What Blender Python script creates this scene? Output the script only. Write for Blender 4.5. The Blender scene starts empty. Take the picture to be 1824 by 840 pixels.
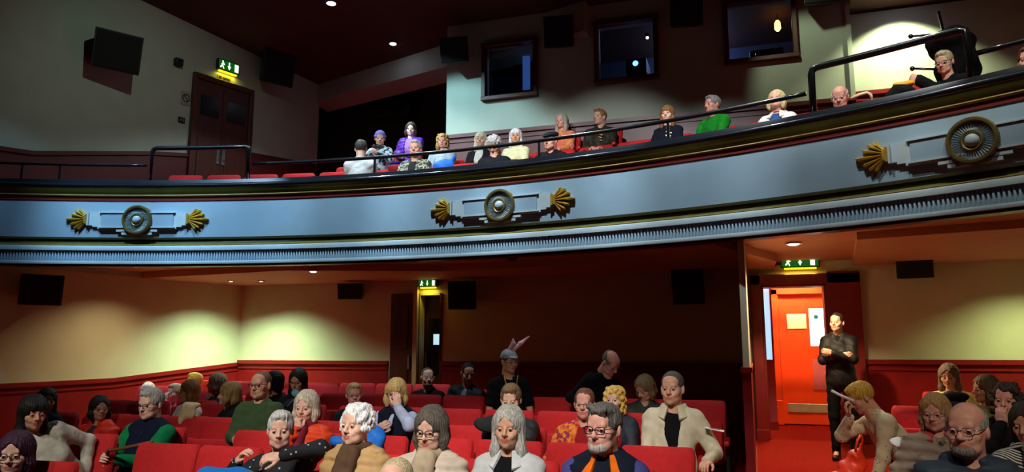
import bpy, bmesh, math, random
import numpy as np
from mathutils import Vector, Matrix
random.seed(7); np.random.seed(7)
scene = bpy.context.scene
COL = scene.collection
R_ = math.radians
# ------------------------------------------------------------------ camera
# room axes: X along the back wall, Y away from the stage, Z up; photographer stands at the origin
F, CX, CY = 1320.0, 912.0, 420.0
YAW, PITCH, CAMZ = R_(18), R_(8.7), 1.6
cam = bpy.data.cameras.new('camera'); cam.sensor_width = 36; cam.lens = 36*F/1824; cam.clip_start = .05
camo = bpy.data.objects.new('camera', cam); COL.objects.link(camo)
camo.location = (0, 0, CAMZ); camo.rotation_euler = (R_(90)+PITCH, 0, YAW)
scene.camera = camo
# ------------------------------------------------------------------ world, exposure
w = bpy.data.worlds.new('world'); scene.world = w; w.use_nodes = True
w.node_tree.nodes['Background'].inputs[0].default_value = (.62, .70, .62, 1)
w.node_tree.nodes['Background'].inputs[1].default_value = .012
scene.view_settings.view_transform = 'Standard'; scene.view_settings.look = 'None'
scene.view_settings.gamma = 1; scene.view_settings.use_curve_mapping = False
scene.view_settings.exposure = 0.0
# ------------------------------------------------------------------ stage lights
def spot(name, loc, aim, power, color, angle, blend=.5, radius=.12):
    l = bpy.data.lights.new(name, 'SPOT'); l.energy = power; l.color = color
    l.spot_size = R_(angle); l.spot_blend = blend; l.shadow_soft_size = radius
    o = bpy.data.objects.new(name, l); COL.objects.link(o); o.location = loc
    o.rotation_euler = (Vector(aim)-Vector(loc)).to_track_quat('-Z', 'Y').to_euler()
    return o
# ceiling downlights of the hall, pointing down
for (x, y, z, pw, col, ang) in (
        (-5.2, 8.6, 7.1, 200, (.84, .93, 1.0), 76), (-3.0, 8.4, 7.1, 240, (.90, .96, 1.0), 76), (-.6, 8.1, 7.1, 180, (.94, .97, 1.0), 76), (1.2, 7.6, 7.1, 120, (.98, .98, .9), 76)):
    spot('ceiling_spot', (x, y, z), (x, y+.12, 0), pw, col, ang, .75, .06)
spot('ceiling_spot', (-7.4, 4.6, 7.2), (-7.6, 8.0, 3.4), 900, (.42, .72, 1.0), 44, .9, .06)
# row of ceiling spots turned to the balcony front (same curve as the balcony, defined below)
for (a, pw, col) in ((-25, 210, (.32, .66, 1.0)), (-19, 620, (.36, .68, 1.0)), (-12, 900, (.42, .73, 1.0)), (-5, 980, (.56, .82, 1.0)), (2, 1100, (.68, .88, 1.0)),
                     (9, 1050, (.74, .91, 1.0)), (16, 760, (.80, .94, 1.0)), (23, 430, (.88, .97, .97)), (30, 300, (.95, 1, .90))):
    sa, ca = math.sin(R_(a)), math.cos(R_(a))
    spot('balcony_spot', (-3.97+9.9*sa, -3.71+9.9*ca, 7.2), (-3.97+12.3*sa, -3.71+12.3*ca, 3.35), pw, col, 34, .9, .05)
# spots on the ceiling turned to the gallery seats
for (x, ax, pw, col) in ((-5.2, -5.2, 900, (.84, .93, 1.0)), (-3.6, -3.6, 850, (.90, .96, 1.0)), (-2.0, -2.0, 900, (.94, .98, 1.0)), (-.4, -.4, 800, (.96, .98, 1.0)), (1.0, .9, 560, (.98, .98, .92)), (2.4, 2.1, 420, (1, .98, .88))):  # last one added to light the leaning person
    spot('gallery_spot', (x, 3.4, 7.5), (ax, 9.3-.07*(ax+3.9)**2, 4.6), pw*1.25, col, 27, .6, .06)
spot('ceiling_spot', (-5.8, 6.6, 7.3), (-9.2, 8.9, 4.9), 90, (.80, 1.0, .86), 78, 1.0, .06)  # added fill lamp that brightens the upper left wall
# stage spots on the front rows; narrowest one added to brighten the rabbit-hat man
for (x, ax, pw, col, ang) in ((-.6, -.9, 1350, (1, .96, .90), 27), (-1.8, -2.1, 1350, (1, .96, .90), 27), (-3.0, -3.5, 1050, (1, .96, .90), 26), (-4.6, -5.0, 600, (1, .96, .90), 24), (-1.4, -1.9, 420, (1, .96, .90), 12), (2.0, 1.9, 900, (1, .88, .72), 32)):
    spot('stage_spot', (x, -1.6, 6.4), (ax, 4.7 if ang > 15 else 7.6, .9 if ang > 15 else 1.45), pw, col, ang, .55, .10)
spot('ceiling_spot', (-6.3, 8.3, 7.1), (-4.2, 10.9, 4.9), 850, (.46, .84, 1.0), 35, .6, .05)
spot('ceiling_spot', (.3, 9.6, 6.9), (1.1, 10.9, 5.3), 60, (.86, 1, .70), 60, .6, .05)
# ------------------------------------------------------------------ picture geometry helpers
_c, _s = math.cos(YAW), math.sin(YAW)
V_R = Vector((_c, _s, 0)); V_H = Vector((-_s, _c, 0)); V_Z = Vector((0, 0, 1))
V_F = V_H*math.cos(PITCH)+V_Z*math.sin(PITCH); V_U = -V_H*math.sin(PITCH)+V_Z*math.cos(PITCH)
CAM = Vector((0, 0, CAMZ))
ACU, ACV, AR = -3.97, -3.71, 11.97          # centre and radius of the balcony curve
def ray(px, py): return V_F + V_R*((px-CX)/F) + V_U*((CY-py)/F)
def onv(px, py, v): d = ray(px, py); return CAM + d*(v/d.y)
def onarc(px, py, r):
    d = ray(px, py); a = d.x**2+d.y**2; b = -2*(d.x*ACU+d.y*ACV); c = ACU**2+ACV**2-r*r
    return CAM + d*((-b+math.sqrt(b*b-4*a*c))/(2*a))
LA, LB = Vector((-9.66, 7.4, 0)), Vector((-8.53, 10.9, 0))
LD = (LB-LA).normalized(); LN = Vector((LD.y, -LD.x, 0))
def onleft(px, py): d = ray(px, py); return CAM + d*((LA.dot(LN))/(d.dot(LN)))
def onz(px, py, z): d = ray(px, py); return CAM + d*((z-CAMZ)/d.z)
def depth(p): return (Vector(p)-CAM).dot(V_F)
def topix(p):
    q = Vector(p)-CAM; f = q.dot(V_F); return CX+F*q.dot(V_R)/f, CY-F*q.dot(V_U)/f
def arcp(th, r, z): return Vector((ACU+r*math.sin(th), ACV+r*math.cos(th), z))
def floor_z(v): return 0.0 if v < 6 else min(.40, .40*(v-6)/4.9)
# ------------------------------------------------------------------ materials
def srgb(c):
    return tuple((x/255/12.92 if x/255 <= .04045 else ((x/255+.055)/1.055)**2.4) for x in c)
MATS = {}
def mat(name, col, rough=.6, var=.12, vscale=8, bump=0, bscale=60, metal=0, emit=None, estr=0, spec=.5, sheen=0, stretch=None, coat=0, bdist=.01, distort=0):
    if name in MATS: return MATS[name]
    m = bpy.data.materials.new(name); m.use_nodes = True; nt = m.node_tree; N = nt.nodes; b = N['Principled BSDF']
    c = srgb(col); b.inputs['Roughness'].default_value = rough; b.inputs['Metallic'].default_value = metal
    b.inputs['Specular IOR Level'].default_value = spec; b.inputs['Sheen Weight'].default_value = sheen
    b.inputs['Coat Weight'].default_value = coat
    tc = N.new('ShaderNodeTexCoord'); src = tc.outputs['Object']
    if stretch:
        mp = N.new('ShaderNodeMapping'); mp.inputs['Scale'].default_value = stretch; nt.links.new(src, mp.inputs[0]); src = mp.outputs[0]
    nz = N.new('ShaderNodeTexNoise'); nz.inputs['Scale'].default_value = vscale; nz.inputs['Detail'].default_value = 4
    nt.links.new(src, nz.inputs['Vector'])
    rp = N.new('ShaderNodeValToRGB'); e = rp.color_ramp.elements
    e[0].position = .3; e[1].position = .7
    e[0].color = (*[x*(1-var) for x in c], 1); e[1].color = (*[min(1, x*(1+var)) for x in c], 1)
    nt.links.new(nz.outputs['Fac'], rp.inputs[0]); nt.links.new(rp.outputs[0], b.inputs['Base Color'])
    if bump:
        n2 = N.new('ShaderNodeTexNoise'); n2.inputs['Scale'].default_value = bscale; n2.inputs['Detail'].default_value = 5; n2.inputs['Distortion'].default_value = distort
        nt.links.new(src, n2.inputs['Vector'])
        bp = N.new('ShaderNodeBump'); bp.inputs['Strength'].default_value = bump; bp.inputs['Distance'].default_value = bdist
        nt.links.new(n2.outputs['Fac'], bp.inputs['Height']); nt.links.new(bp.outputs[0], b.inputs['Normal'])
    if emit:
        b.inputs['Emission Color'].default_value = (*srgb(emit), 1); b.inputs['Emission Strength'].default_value = estr
    MATS[name] = m; return m
def mat_pattern(name, kind, cols, scale=30, rough=.85):
    if name in MATS: return MATS[name]
    m = bpy.data.materials.new(name); m.use_nodes = True; nt = m.node_tree; N = nt.nodes; b = N['Principled BSDF']
    b.inputs['Roughness'].default_value = rough
    tc = N.new('ShaderNodeTexCoord')
    rp = N.new('ShaderNodeValToRGB'); rp.color_ramp.interpolation = 'CONSTANT'
    if kind == 'voronoi':
        t = N.new('ShaderNodeTexVoronoi'); t.inputs['Scale'].default_value = scale; out = t.outputs['Color']
        sep = N.new('ShaderNodeSeparateColor'); nt.links.new(out, sep.inputs[0]); out = sep.outputs[0]
    elif kind == 'spots':
        t = N.new('ShaderNodeTexVoronoi'); t.inputs['Scale'].default_value = scale; out = t.outputs['Distance']
    elif kind == 'noise':
        t = N.new('ShaderNodeTexNoise'); t.inputs['Scale'].default_value = scale; t.inputs['Detail'].default_value = 2; out = t.outputs['Fac']
    else:
        t = N.new('ShaderNodeTexWave'); t.bands_direction = {'hstripe': 'Z', 'vstripe': 'X', 'dstripe': 'DIAGONAL'}[kind]
        t.inputs['Scale'].default_value = scale; t.inputs['Distortion'].default_value = .6; out = t.outputs['Fac']
    nt.links.new(tc.outputs['Object'], t.inputs['Vector'])
    e = rp.color_ramp.elements
    while len(e) < len(cols): e.new(.5)
    for i, (pos, c) in enumerate(cols): e[i].position = pos; e[i].color = (*srgb(c), 1)
    nt.links.new(out, rp.inputs[0]); nt.links.new(rp.outputs[0], b.inputs['Base Color'])
    MATS[name] = m; return m
def cloth(col, kind='knit'):
    n = 'cloth_%s_%d_%d_%d' % (kind, *col)
    if kind == 'leather': return mat(n, col, .35, .15, 20, .25, 40)
    if kind == 'shell': return mat(n, col, .6, .12, 14, .5, 7, spec=.3, bdist=.03, distort=.35)
    return mat(n, col, .92, .15, 16, .45, 9, spec=.15, bdist=.03, distort=.3)
def hairmat(col): return mat('hair_%d_%d_%d' % col, col, .55, .45, 1, .9, 1.0, spec=.35, stretch=(120, 120, 14))
def skinmat(col): return mat('skin_%d_%d_%d' % col, col, .5, .10, 25, .12, 140, spec=.35)
m_wall = mat('wall_cream_paint', (196, 186, 158), .75, .05, 3, .08, 90)
m_wall_up = mat('wall_gallery_paint', (170, 178, 162), .75, .05, 3, .08, 90)
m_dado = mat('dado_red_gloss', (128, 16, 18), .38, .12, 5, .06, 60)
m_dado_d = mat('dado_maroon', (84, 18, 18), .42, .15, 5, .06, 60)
m_ceil = mat('ceiling_maroon', (70, 36, 30), .8, .1, 2)
m_soffit = mat('soffit_paint', (196, 138, 104), .7, .06, 2, .05, 60)
m_carpet = mat('carpet_red', (136, 18, 12), .95, .22, 60, .5, 300, spec=.1)
m_fascia = mat('fascia_blue_paint', (152, 176, 192), .55, .04, 4, .05, 80)
m_pale = mat('plaster_pale_blue', (190, 204, 208), .5, .05, 9, .06, 80)
m_gold = mat('gold_paint', (222, 182, 78), .38, .15, 16, .12, 60, metal=.6)
m_olive = mat('moulding_olive', (96, 96, 40), .32, .12, 6)
m_brown = mat('moulding_brown', (66, 40, 22), .35, .12, 6)
m_redband = mat('band_dark_red', (116, 26, 20), .5, .1, 6)
m_capblue = mat('rail_cap_dark', (20, 23, 30), .2, .1, 6, coat=.5)
m_black = mat('black_metal', (14, 14, 16), .25, .1, 8, coat=.4)
m_bplastic = mat('black_plastic', (16, 16, 17), .6, .15, 20)
m_grille = mat('black_grille', (9, 9, 10), .85, .2, 200, .4, 400)
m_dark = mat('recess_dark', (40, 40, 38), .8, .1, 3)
m_seat = mat('seat_red_velour', (188, 18, 22), .85, .12, 30, .25, 220)
m_seat_sh = mat('seat_shell_maroon', (96, 12, 16), .5, .1, 12)
m_seat_arm = mat('seat_arm_red', (176, 14, 20), .5, .1, 12)
m_steel = mat('seat_steel_dark', (34, 24, 22), .45, .1, 12, metal=.6)
m_wood = mat('door_brown_wood', (78, 36, 22), .4, .25, 3, .1, 30, stretch=(6, 6, 1))
m_doorred = mat('door_red_paint', (214, 62, 16), .45, .08, 4)
m_frame = mat('door_frame_red', (120, 20, 18), .45, .12, 5)
m_white = mat('white_card', (232, 232, 226), .6, .03, 8)
m_chrome = mat('brushed_steel', (190, 190, 192), .3, .05, 20, metal=.9)
m_kick = mat('kick_plate', (170, 165, 160), .4, .08, 8, metal=.5)
m_glow = mat('lamp_glow', (255, 240, 220), .5, 0, 5, emit=(255, 236, 214), estr=14)
m_glow_dim = mat('lamp_glow_dim', (255, 240, 220), .5, 0, 5, emit=(255, 236, 214), estr=1.0)
m_glow_c = mat('lamp_glow_cool', (240, 240, 255), .5, 0, 5, emit=(225, 228, 255), estr=40)
m_green = mat('exit_green', (14, 110, 40), .5, .02, 5, emit=(20, 130, 40), estr=.35)
m_sign = mat('exit_white', (235, 245, 225), .5, .02, 5, emit=(240, 250, 215), estr=2.2)
m_yellow = mat('exit_yellow', (240, 210, 30), .5, .02, 5, emit=(250, 215, 20), estr=1.6)
m_orange = mat('bag_orange', (244, 110, 16), .6, .1, 12)
# ------------------------------------------------------------------ object helpers
def link(o, parent=None):
    COL.objects.link(o)
    if parent is not None: o.parent = parent
    return o
def tag(o, label=None, cat=None, group=None, kind=None):
    if label: o['label'] = label
    if cat: o['category'] = cat
    if group: o['group'] = group
    if kind: o['kind'] = kind
    return o
def empty(name, loc=(0, 0, 0), rz=0):
    o = bpy.data.objects.new(name, None); o.location = loc; o.rotation_euler = (0, 0, rz); o.empty_display_size = .1
    return link(o)
def mesh_np(name, V, Q, mats, mi=None, smooth=True):
    me = bpy.data.meshes.new(name); V = np.asarray(V, np.float32); Q = np.asarray(Q, np.int32)
    me.vertices.add(len(V)); me.vertices.foreach_set('co', V.ravel())
    k = Q.shape[1]; me.loops.add(Q.size); me.loops.foreach_set('vertex_index', Q.ravel())
    me.polygons.add(len(Q)); me.polygons.foreach_set('loop_start', np.arange(0, Q.size, k, dtype=np.int32))
    me.polygons.foreach_set('loop_total', np.full(len(Q), k, np.int32))
    for m in mats: me.materials.append(m)
    if mi is not None: me.polygons.foreach_set('material_index', np.asarray(mi, np.int32))
    me.polygons.foreach_set('use_smooth', np.full(len(Q), smooth))
    me.update(calc_edges=True); me.validate()
    return me
class MB:
    """collects simple shapes into one mesh"""
    def __init__(s): s.v = []; s.f = []; s.m = []
    def add(s, vs, fs, mi=0):
        o = len(s.v); s.v += [tuple(x) for x in vs]; s.f += [tuple(i+o for i in f) for f in fs]; s.m += [mi]*len(fs); return s
    def box(s, c, d, rot=None, mi=0, taper=1.0):
        c = Vector(c); pts = []
        for z in (-.5, .5):
            k = taper if z > 0 else 1
            for x, y in ((-.5, -.5), (.5, -.5), (.5, .5), (-.5, .5)):
                p = Vector((x*d[0]*k, y*d[1]*k, z*d[2]))
                pts.append(c+(rot @ p if rot else p))
        return s.add(pts, [(3, 2, 1, 0), (4, 5, 6, 7), (0, 1, 5, 4), (1, 2, 6, 5), (2, 3, 7, 6), (3, 0, 4, 7)], mi)
    def prism(s, poly, ext, mi=0):
        """poly: list of Vectors, ext: Vector"""
        n = len(poly); vs = [Vector(p) for p in poly]+[Vector(p)+Vector(ext) for p in poly]
        fs = [tuple(range(n))[::-1], tuple(range(n, 2*n))]+[(i, (i+1) % n, (i+1) % n+n, i+n) for i in range(n)]
        return s.add(vs, fs, mi)
    def tube(s, pts, r, n=6, closed=False, mi=0):
        pts = [Vector(p) for p in pts]; L = len(pts); rings = []
        up = Vector((0, 0, 1))
        for i, p in enumerate(pts):
            a = pts[(i-1) % L] if (closed or i > 0) else p; b = pts[(i+1) % L] if (closed or i < L-1) else p
            t = (b-a).normalized(); x = t.cross(up)
            if x.length < 1e-3: x = t.cross(Vector((0, 1, 0)))
            x.normalize(); y = x.cross(t); rr = r[i] if isinstance(r, (list, tuple)) else r
            rings.append([p+(x*math.cos(k*2*math.pi/n)+y*math.sin(k*2*math.pi/n))*rr for k in range(n)])
        vs = [q for ring in rings for q in ring]; fs = []
        for i in range(L if closed else L-1):
            j = (i+1) % L
            fs += [(i*n+k, i*n+(k+1) % n, j*n+(k+1) % n, j*n+k) for k in range(n)]
        if not closed: fs += [tuple(range(n))[::-1], tuple(range((L-1)*n, L*n))]
        return s.add(vs, fs, mi)
    def lathe(s, prof, n=24, axis='z', c=(0, 0, 0), mi=0):
        """prof: (radius, height) pairs; axis z up or y towards the viewer (-y)"""
        vs = []; c = Vector(c)
        for r, h in prof:
            for k in range(n):
                a = 2*math.pi*k/n
                vs.append(c+(Vector((r*math.cos(a), r*math.sin(a), h)) if axis == 'z' else Vector((r*math.cos(a), -h, r*math.sin(a)))))
        fs = []
        for i in range(len(prof)-1):
            fs += [(i*n+k, i*n+(k+1) % n, (i+1)*n+(k+1) % n, (i+1)*n+k) for k in range(n)]
        fs += [tuple(range(n))[::-1], tuple(range((len(prof)-1)*n, len(prof)*n))]
        return s.add(vs, fs, mi)
    def sphere(s, c, r, nu=10, nv=7, mi=0):
        c = Vector(c); rr = Vector(r) if not isinstance(r, (int, float)) else Vector((r, r, r)); vs = []; fs = []
        for j in range(1, nv):
            t = math.pi*j/nv
            for k in range(nu):
                a = 2*math.pi*k/nu; vs.append(c+Vector((rr.x*math.sin(t)*math.cos(a), rr.y*math.sin(t)*math.sin(a), rr.z*math.cos(t))))
        vs += [c+Vector((0, 0, rr.z)), c-Vector((0, 0, rr.z))]
        for j in range(nv-2): fs += [(j*nu+k, (j+1)*nu+k, (j+1)*nu+(k+1) % nu, j*nu+(k+1) % nu) for k in range(nu)]
        T = len(vs)-2
        fs += [(T, k, (k+1) % nu) for k in range(nu)]+[(T+1, (nv-2)*nu+(k+1) % nu, (nv-2)*nu+k) for k in range(nu)]
        return s.add(vs, fs, mi)
    def mesh(s, name, mats, smooth=False, bevel=0, seg=2, fn=None):
        me = bpy.data.meshes.new(name)
        v = s.v if fn is None else [fn(Vector(p)) for p in s.v]
        me.from_pydata([tuple(p) for p in v], [], s.f)
        for m in (mats if isinstance(mats, (list, tuple)) else [mats]): me.materials.append(m)
        me.polygons.foreach_set('material_index', s.m)
        bm = bmesh.new(); bm.from_mesh(me)
        bmesh.ops.recalc_face_normals(bm, faces=bm.faces)
        if bevel: bmesh.ops.bevel(bm, geom=list(bm.edges), offset=bevel, segments=seg, profile=.6, affect='EDGES', clamp_overlap=True)
        bm.to_mesh(me); bm.free()
        if smooth:
            me.polygons.foreach_set('use_smooth', [True]*len(me.polygons))
            if smooth != 'all':
                try: me.set_sharp_from_angle(angle=R_(40))
                except Exception: pass
        me.update(); return me
    def build(s, name, mats, parent=None, smooth=False, bevel=0, seg=2, fn=None, kind=None):
        o = bpy.data.objects.new(name, s.mesh(name, mats, smooth, bevel, seg, fn)); link(o, parent)
        if kind: o['kind'] = kind
        return o
def copy_tree(o, parent=None):
    c = o.copy(); COL.objects.link(c); c.parent = parent
    for ch in list(o.children): copy_tree(ch, c)
    return c
def rotz(a): return Matrix.Rotation(a, 3, 'Z')
def face_to(dirv): return math.atan2(dirv.x, -dirv.y)     # yaw that turns local -Y to this direction
LYAW = face_to(LN)
# ================================================================== THE HALL
def wall_holes(name, u0, u1, z0, z1, v, th, holes, material, kind='structure'):
    """wall in the plane y = v (front face) with rectangular holes (u0,u1,z0,z1)"""
    us = sorted({u0, u1, *[h[0] for h in holes], *[h[1] for h in holes]}); zs = sorted({z0, z1, *[h[2] for h in holes], *[h[3] for h in holes]})
    us = [x for x in us if u0 <= x <= u1]; zs = [x for x in zs if z0 <= x <= z1]
    b = MB()
    for i in range(len(us)-1):
        for j in range(len(zs)-1):
            cu_, cz = (us[i]+us[i+1])/2, (zs[j]+zs[j+1])/2
            if any(h[0] < cu_ < h[1] and h[2] < cz < h[3] for h in holes): continue
            b.box((cu_, v+th/2, cz), (us[i+1]-us[i], th, zs[j+1]-zs[j]))
    return b.build(name, material, kind=kind)
BV = 10.9
# floor (raked towards the back) ------------------------------------------------
b = MB()
vs = [-3, 6, 10.9, 14.2]; zz = [0, 0, .40, .40]
for i in range(3):
    b.add([(-11, vs[i], zz[i]), (4.2, vs[i], zz[i]), (4.2, vs[i+1], zz[i+1]), (-11, vs[i+1], zz[i+1])], [(0, 1, 2, 3)])
b.build('floor', m_carpet, kind='structure')
# left wall, splayed, one plane up to the ceiling ---------------------------------
def lp(t, z, off=0): return LA+LD*t+LN*off+V_Z*z
T_END = (12.35-7.4)/LD.y
def zc(v): return 7.18-.1*(v-8.85)
b = MB()
b.add([lp(-3, 0), lp(T_END, 0), lp(T_END, zc(12.35)), lp(-3, zc(4.5)), lp(-3, 0, -.15), lp(T_END, 0, -.15), lp(T_END, zc(12.35), -.15), lp(-3, zc(4.5), -.15)],
      [(0, 1, 2, 3), (7, 6, 5, 4), (0, 4, 5, 1), (1, 5, 6, 2), (2, 6, 7, 3), (3, 7, 4, 0)])
p0 = lp(-3, 0)
b.box((p0.x-.075, p0.y/2-1.5, 4.2), (.15, p0.y+3, 8.4))
wl = b.build('wall_left', m_wall_up, kind='structure')
# lower left dado, following the rake
def strip_left(name, ts, zlo, zhi, off, material, cap=None):
    b = MB()
    for i in range(len(ts)-1):
        t0, t1 = ts[i], ts[i+1]; a0, a1, c0, c1 = zlo[i], zlo[i+1], zhi[i], zhi[i+1]
        b.add([lp(t0, a0, 0), lp(t1, a1, 0), lp(t1, c1, 0), lp(t0, c0, 0), lp(t0, a0, off), lp(t1, a1, off), lp(t1, c1, off), lp(t0, c0, off)],
              [(0, 1, 2, 3), (7, 6, 5, 4), (0, 4, 5, 1), (1, 5, 6, 2), (2, 6, 7, 3), (3, 7, 4, 0)])
    return b.build(name, material, kind='structure')
tt = [-3, .1, .75, 1.58, 2.7, 3.69]; dz = [1.12, 1.15, 1.16, 1.18, 1.29, 1.385]
strip_left('trim_1', tt, [0]*6, [z-.03 for z in dz], .02, m_dado)
strip_left('trim_2', tt, [z-.06 for z in dz], dz, .05, m_dado)
strip_left('trim_3', tt, [z-.14 for z in dz], [z-.11 for z in dz], .035, m_dado)
# paint of the stalls part of the left wall (cream)
strip_left('trim_4', [-3, 3.69], [.9, .9], [2.72, 2.72], .006, m_wall)
# gallery dado on the left wall
tu = [-3, .2, 1.9, 2.52]; zu = [4.2, 4.37, 4.74, 4.84]
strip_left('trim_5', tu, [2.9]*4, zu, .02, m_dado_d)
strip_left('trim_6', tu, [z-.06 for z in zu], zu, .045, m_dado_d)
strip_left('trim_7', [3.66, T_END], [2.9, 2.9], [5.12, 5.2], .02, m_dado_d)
# back wall of the stalls with its openings ----------------------------------------
def uz(px, py, v=BV): p = onv(px, py, v); return p.x, p.z
D1 = (uz(698, 600)[0], uz(738, 600)[0]); D2 = (uz(747, 600)[0], uz(783, 600)[0])
D3 = (uz(1359, 600)[0], uz(1477, 600)[0])
ZD3 = uz(1420, 507)[1]
wall_holes('wall_back', -8.55, 4.0, .0, 2.95, BV, .18, [(D2[0], D2[1], 0, 2.46), (D3[0], D3[1], 0, ZD3)], m_wall)
def dado_back(name, u0, u1, v, z0=.3, z1=1.42, m=m_dado):
    b = MB(); b.box(((u0+u1)/2, v-.012, (z0+z1)/2), (u1-u0, .024, z1-z0))
    b.box(((u0+u1)/2, v-.03, z1-.03), (u1-u0, .06, .06)); b.box(((u0+u1)/2, v-.02, z1-.125), (u1-u0, .04, .03))
    return b.build(name, m, kind='structure')
dado_back('trim_8', -8.5, D1[0]-.05, BV)
dado_back('trim_9', D2[1]+.04, -.13, BV)
JR = uz(1537, 600)[0]; JL = uz(1341, 600)[0]
dado_back('trim_10', JR+.01, 4.0, BV, .3, 1.47)
# wing wall beside the aisle
b = MB(); b.box((-.095, 9.35, 1.5), (.06, 3.1, 2.6)); b.build('wall_wing', m_wall, kind='structure')
b = MB(); b.box((-.095, 9.34, .78), (.085, 3.14, 1.28)); b.box((-.095, 9.33, 1.40), (.11, 3.18, .05)); b.box((-.095, 9.33, .25), (.12, 3.2, .3))
b.build('trim_11', m_dado, kind='structure')
# wall on the far right, behind the camera and the stage end
b = MB(); b.box((4.1, 4.0, 4.2), (.2, 14.4, 8.4)); b.build('wall_right', m_wall_up, kind='structure')
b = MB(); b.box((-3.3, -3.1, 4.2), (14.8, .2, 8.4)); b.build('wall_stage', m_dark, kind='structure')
# main ceiling -----------------------------------------------------------------------
b = MB(); b.add([(-11.2, -3.2, zc(-3.2)), (4.2, -3.2, zc(-3.2)), (4.2, 13.4, zc(13.4)), (-11.2, 13.4, zc(13.4)),
                 (-11.2, -3.2, zc(-3.2)+.2), (4.2, -3.2, zc(-3.2)+.2), (4.2, 13.4, zc(13.4)+.2), (-11.2, 13.4, zc(13.4)+.2)],
                [(0, 1, 2, 3), (7, 6, 5, 4), (0, 4, 5, 1), (1, 5, 6, 2), (2, 6, 7, 3), (3, 7, 4, 0)])
b.build('ceiling', m_ceil, kind='structure')
# soffit below the balcony -------------------------------------------------------------
TH0, TH1 = R_(-29.2), R_(40)
def arc_sweep(name, prof, material, parent=None, th0=TH0, th1=TH1, n=120, smooth=True, kind=None):
    """prof: closed list of (r offset from AR, z)"""
    k = len(prof); vs = []; fs = []
    for i in range(n+1):
        th = th0+(th1-th0)*i/n
        vs += [arcp(th, AR+r, z) for r, z in prof]
    for i in range(n): fs += [(i*k+j, i*k+(j+1) % k, (i+1)*k+(j+1) % k, (i+1)*k+j) for j in range(k)]
    fs += [tuple(range(k))[::-1], tuple(range(n*k, n*k+k))]
    b = MB(); b.add(vs, fs); return b.build(name, material, parent, smooth=smooth, kind=kind)
def soffit(name, z0, z1, r0, u0, u1, vend=10.9):
    n = 50; top = []; bot = []
    b = MB(); vs = []
    for i in range(n+1):
        u = u0+(u1-u0)*i/n; vf = ACV+math.sqrt(max(0, (AR+r0)**2-(u-ACU)**2))
        vs += [(u, vf, z0), (u, vend, z0), (u, vend, z1), (u, vf, z1)]
    fs = []
    for i in range(n): fs += [(i*4+j, i*4+(j+1) % 4, (i+1)*4+(j+1) % 4, (i+1)*4+j) for j in range(4)]
    fs += [(0, 1, 2, 3), (n*4+3, n*4+2, n*4+1, n*4)]
    b.add(vs, fs); return b.build(name, m_soffit, kind='structure')
soffit('ceiling_stalls', 2.80, 2.95, .0, -10.0, 4.0)
def drop(name, poly, z0=2.70, z1=2.81):
    b = MB(); b.prism([Vector((x, y, z0)) for x, y in poly], (0, 0, z1-z0)); return b.build(name, m_soffit, kind='structure')
def rp(px, py, z=2.70): p = onz(px, py, z); return (p.x, p.y)
drop('trim_12', [(-9.1, 9.2), (-6.2, 8.9), (-4.2, 9.7), (-1.2, 9.4), (-.6, 10.88), (-8.55, 10.88)])
drop('trim_13', [(-1.2, 8.35), (-.35, 8.15), (.3, 9.9), (.3, 10.88), (-.62, 10.88), (-1.2, 9.4)])
drop('trim_14', [(1.05, 8.3), (3.9, 7.6), (3.9, 10.88), (1.3, 10.88)], 2.72)
# gallery: booth wall, recess, beam ----------------------------------------------------
UBL = uz(795, 200)[0]; UBR = uz(1519, 100)[0]
WIN = []
for (x0, y0, x1, y1) in ((866, 80, 952, 170), (1066, 42, 1166, 140), (1296, 4, 1412, 104)):
    ym = (y0+y1)/2; xm = (x0+x1)/2
    WIN.append((uz(x0, ym)[0], uz(x1, ym)[0], uz(xm, y1)[1], uz(xm, y0)[1]))
wall_holes('wall_booth', UBL, UBR, 2.95, 7.2, BV, .15, WIN, m_wall_up)
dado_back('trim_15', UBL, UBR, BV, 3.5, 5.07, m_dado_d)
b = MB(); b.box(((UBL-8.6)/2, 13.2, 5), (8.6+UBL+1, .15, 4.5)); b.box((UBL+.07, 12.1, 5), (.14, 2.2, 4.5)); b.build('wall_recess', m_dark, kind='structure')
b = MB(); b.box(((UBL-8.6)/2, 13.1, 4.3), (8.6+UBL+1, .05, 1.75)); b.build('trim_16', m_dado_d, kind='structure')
# slanting beam in front of the recess
p0 = Vector((-8.25, 12.35, 0)); p1 = Vector((-2.3, 10.72, 0)); n = Vector((.264, .9645, 0))
b = MB(); b.prism([p0+V_Z*6.5, p0+n*.45+V_Z*6.42, p0+n*.45+V_Z*7.3, p0+V_Z*7.3], p1-p0)
b.build('trim_17', m_wall_up, kind='structure')
# alcove at the right of the gallery
b = MB(); b.box(((UBR+4)/2, 11.25, 4.6), (4-UBR, .15, 3.6)); b.box((UBR-.03, 11.03, 4.8), (.06, .3, 4)); b.build('wall_alcove', m_wall_up, kind='structure')
dado_back('trim_18', UBR, 4.0, 11.17, 3.5, 5.22, m_dado)
b = MB(); b.box(((UBR+4)/2, 9.9, 6.52), (4-UBR, 2.6, .16)); b.build('ceiling_alcove', m_ceil, kind='structure')
# stepped gallery floor
prof = [(.06, 2.93), (.06, 3.22), (1.3, 3.22), (1.3, 3.5), (2.2, 3.5), (2.2, 3.9), (6.2, 3.9), (6.2, 2.93)]
b_ = arc_sweep('floor_gallery', prof, m_carpet, th0=R_(-27), th1=R_(34), smooth=False, kind='structure')
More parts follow.
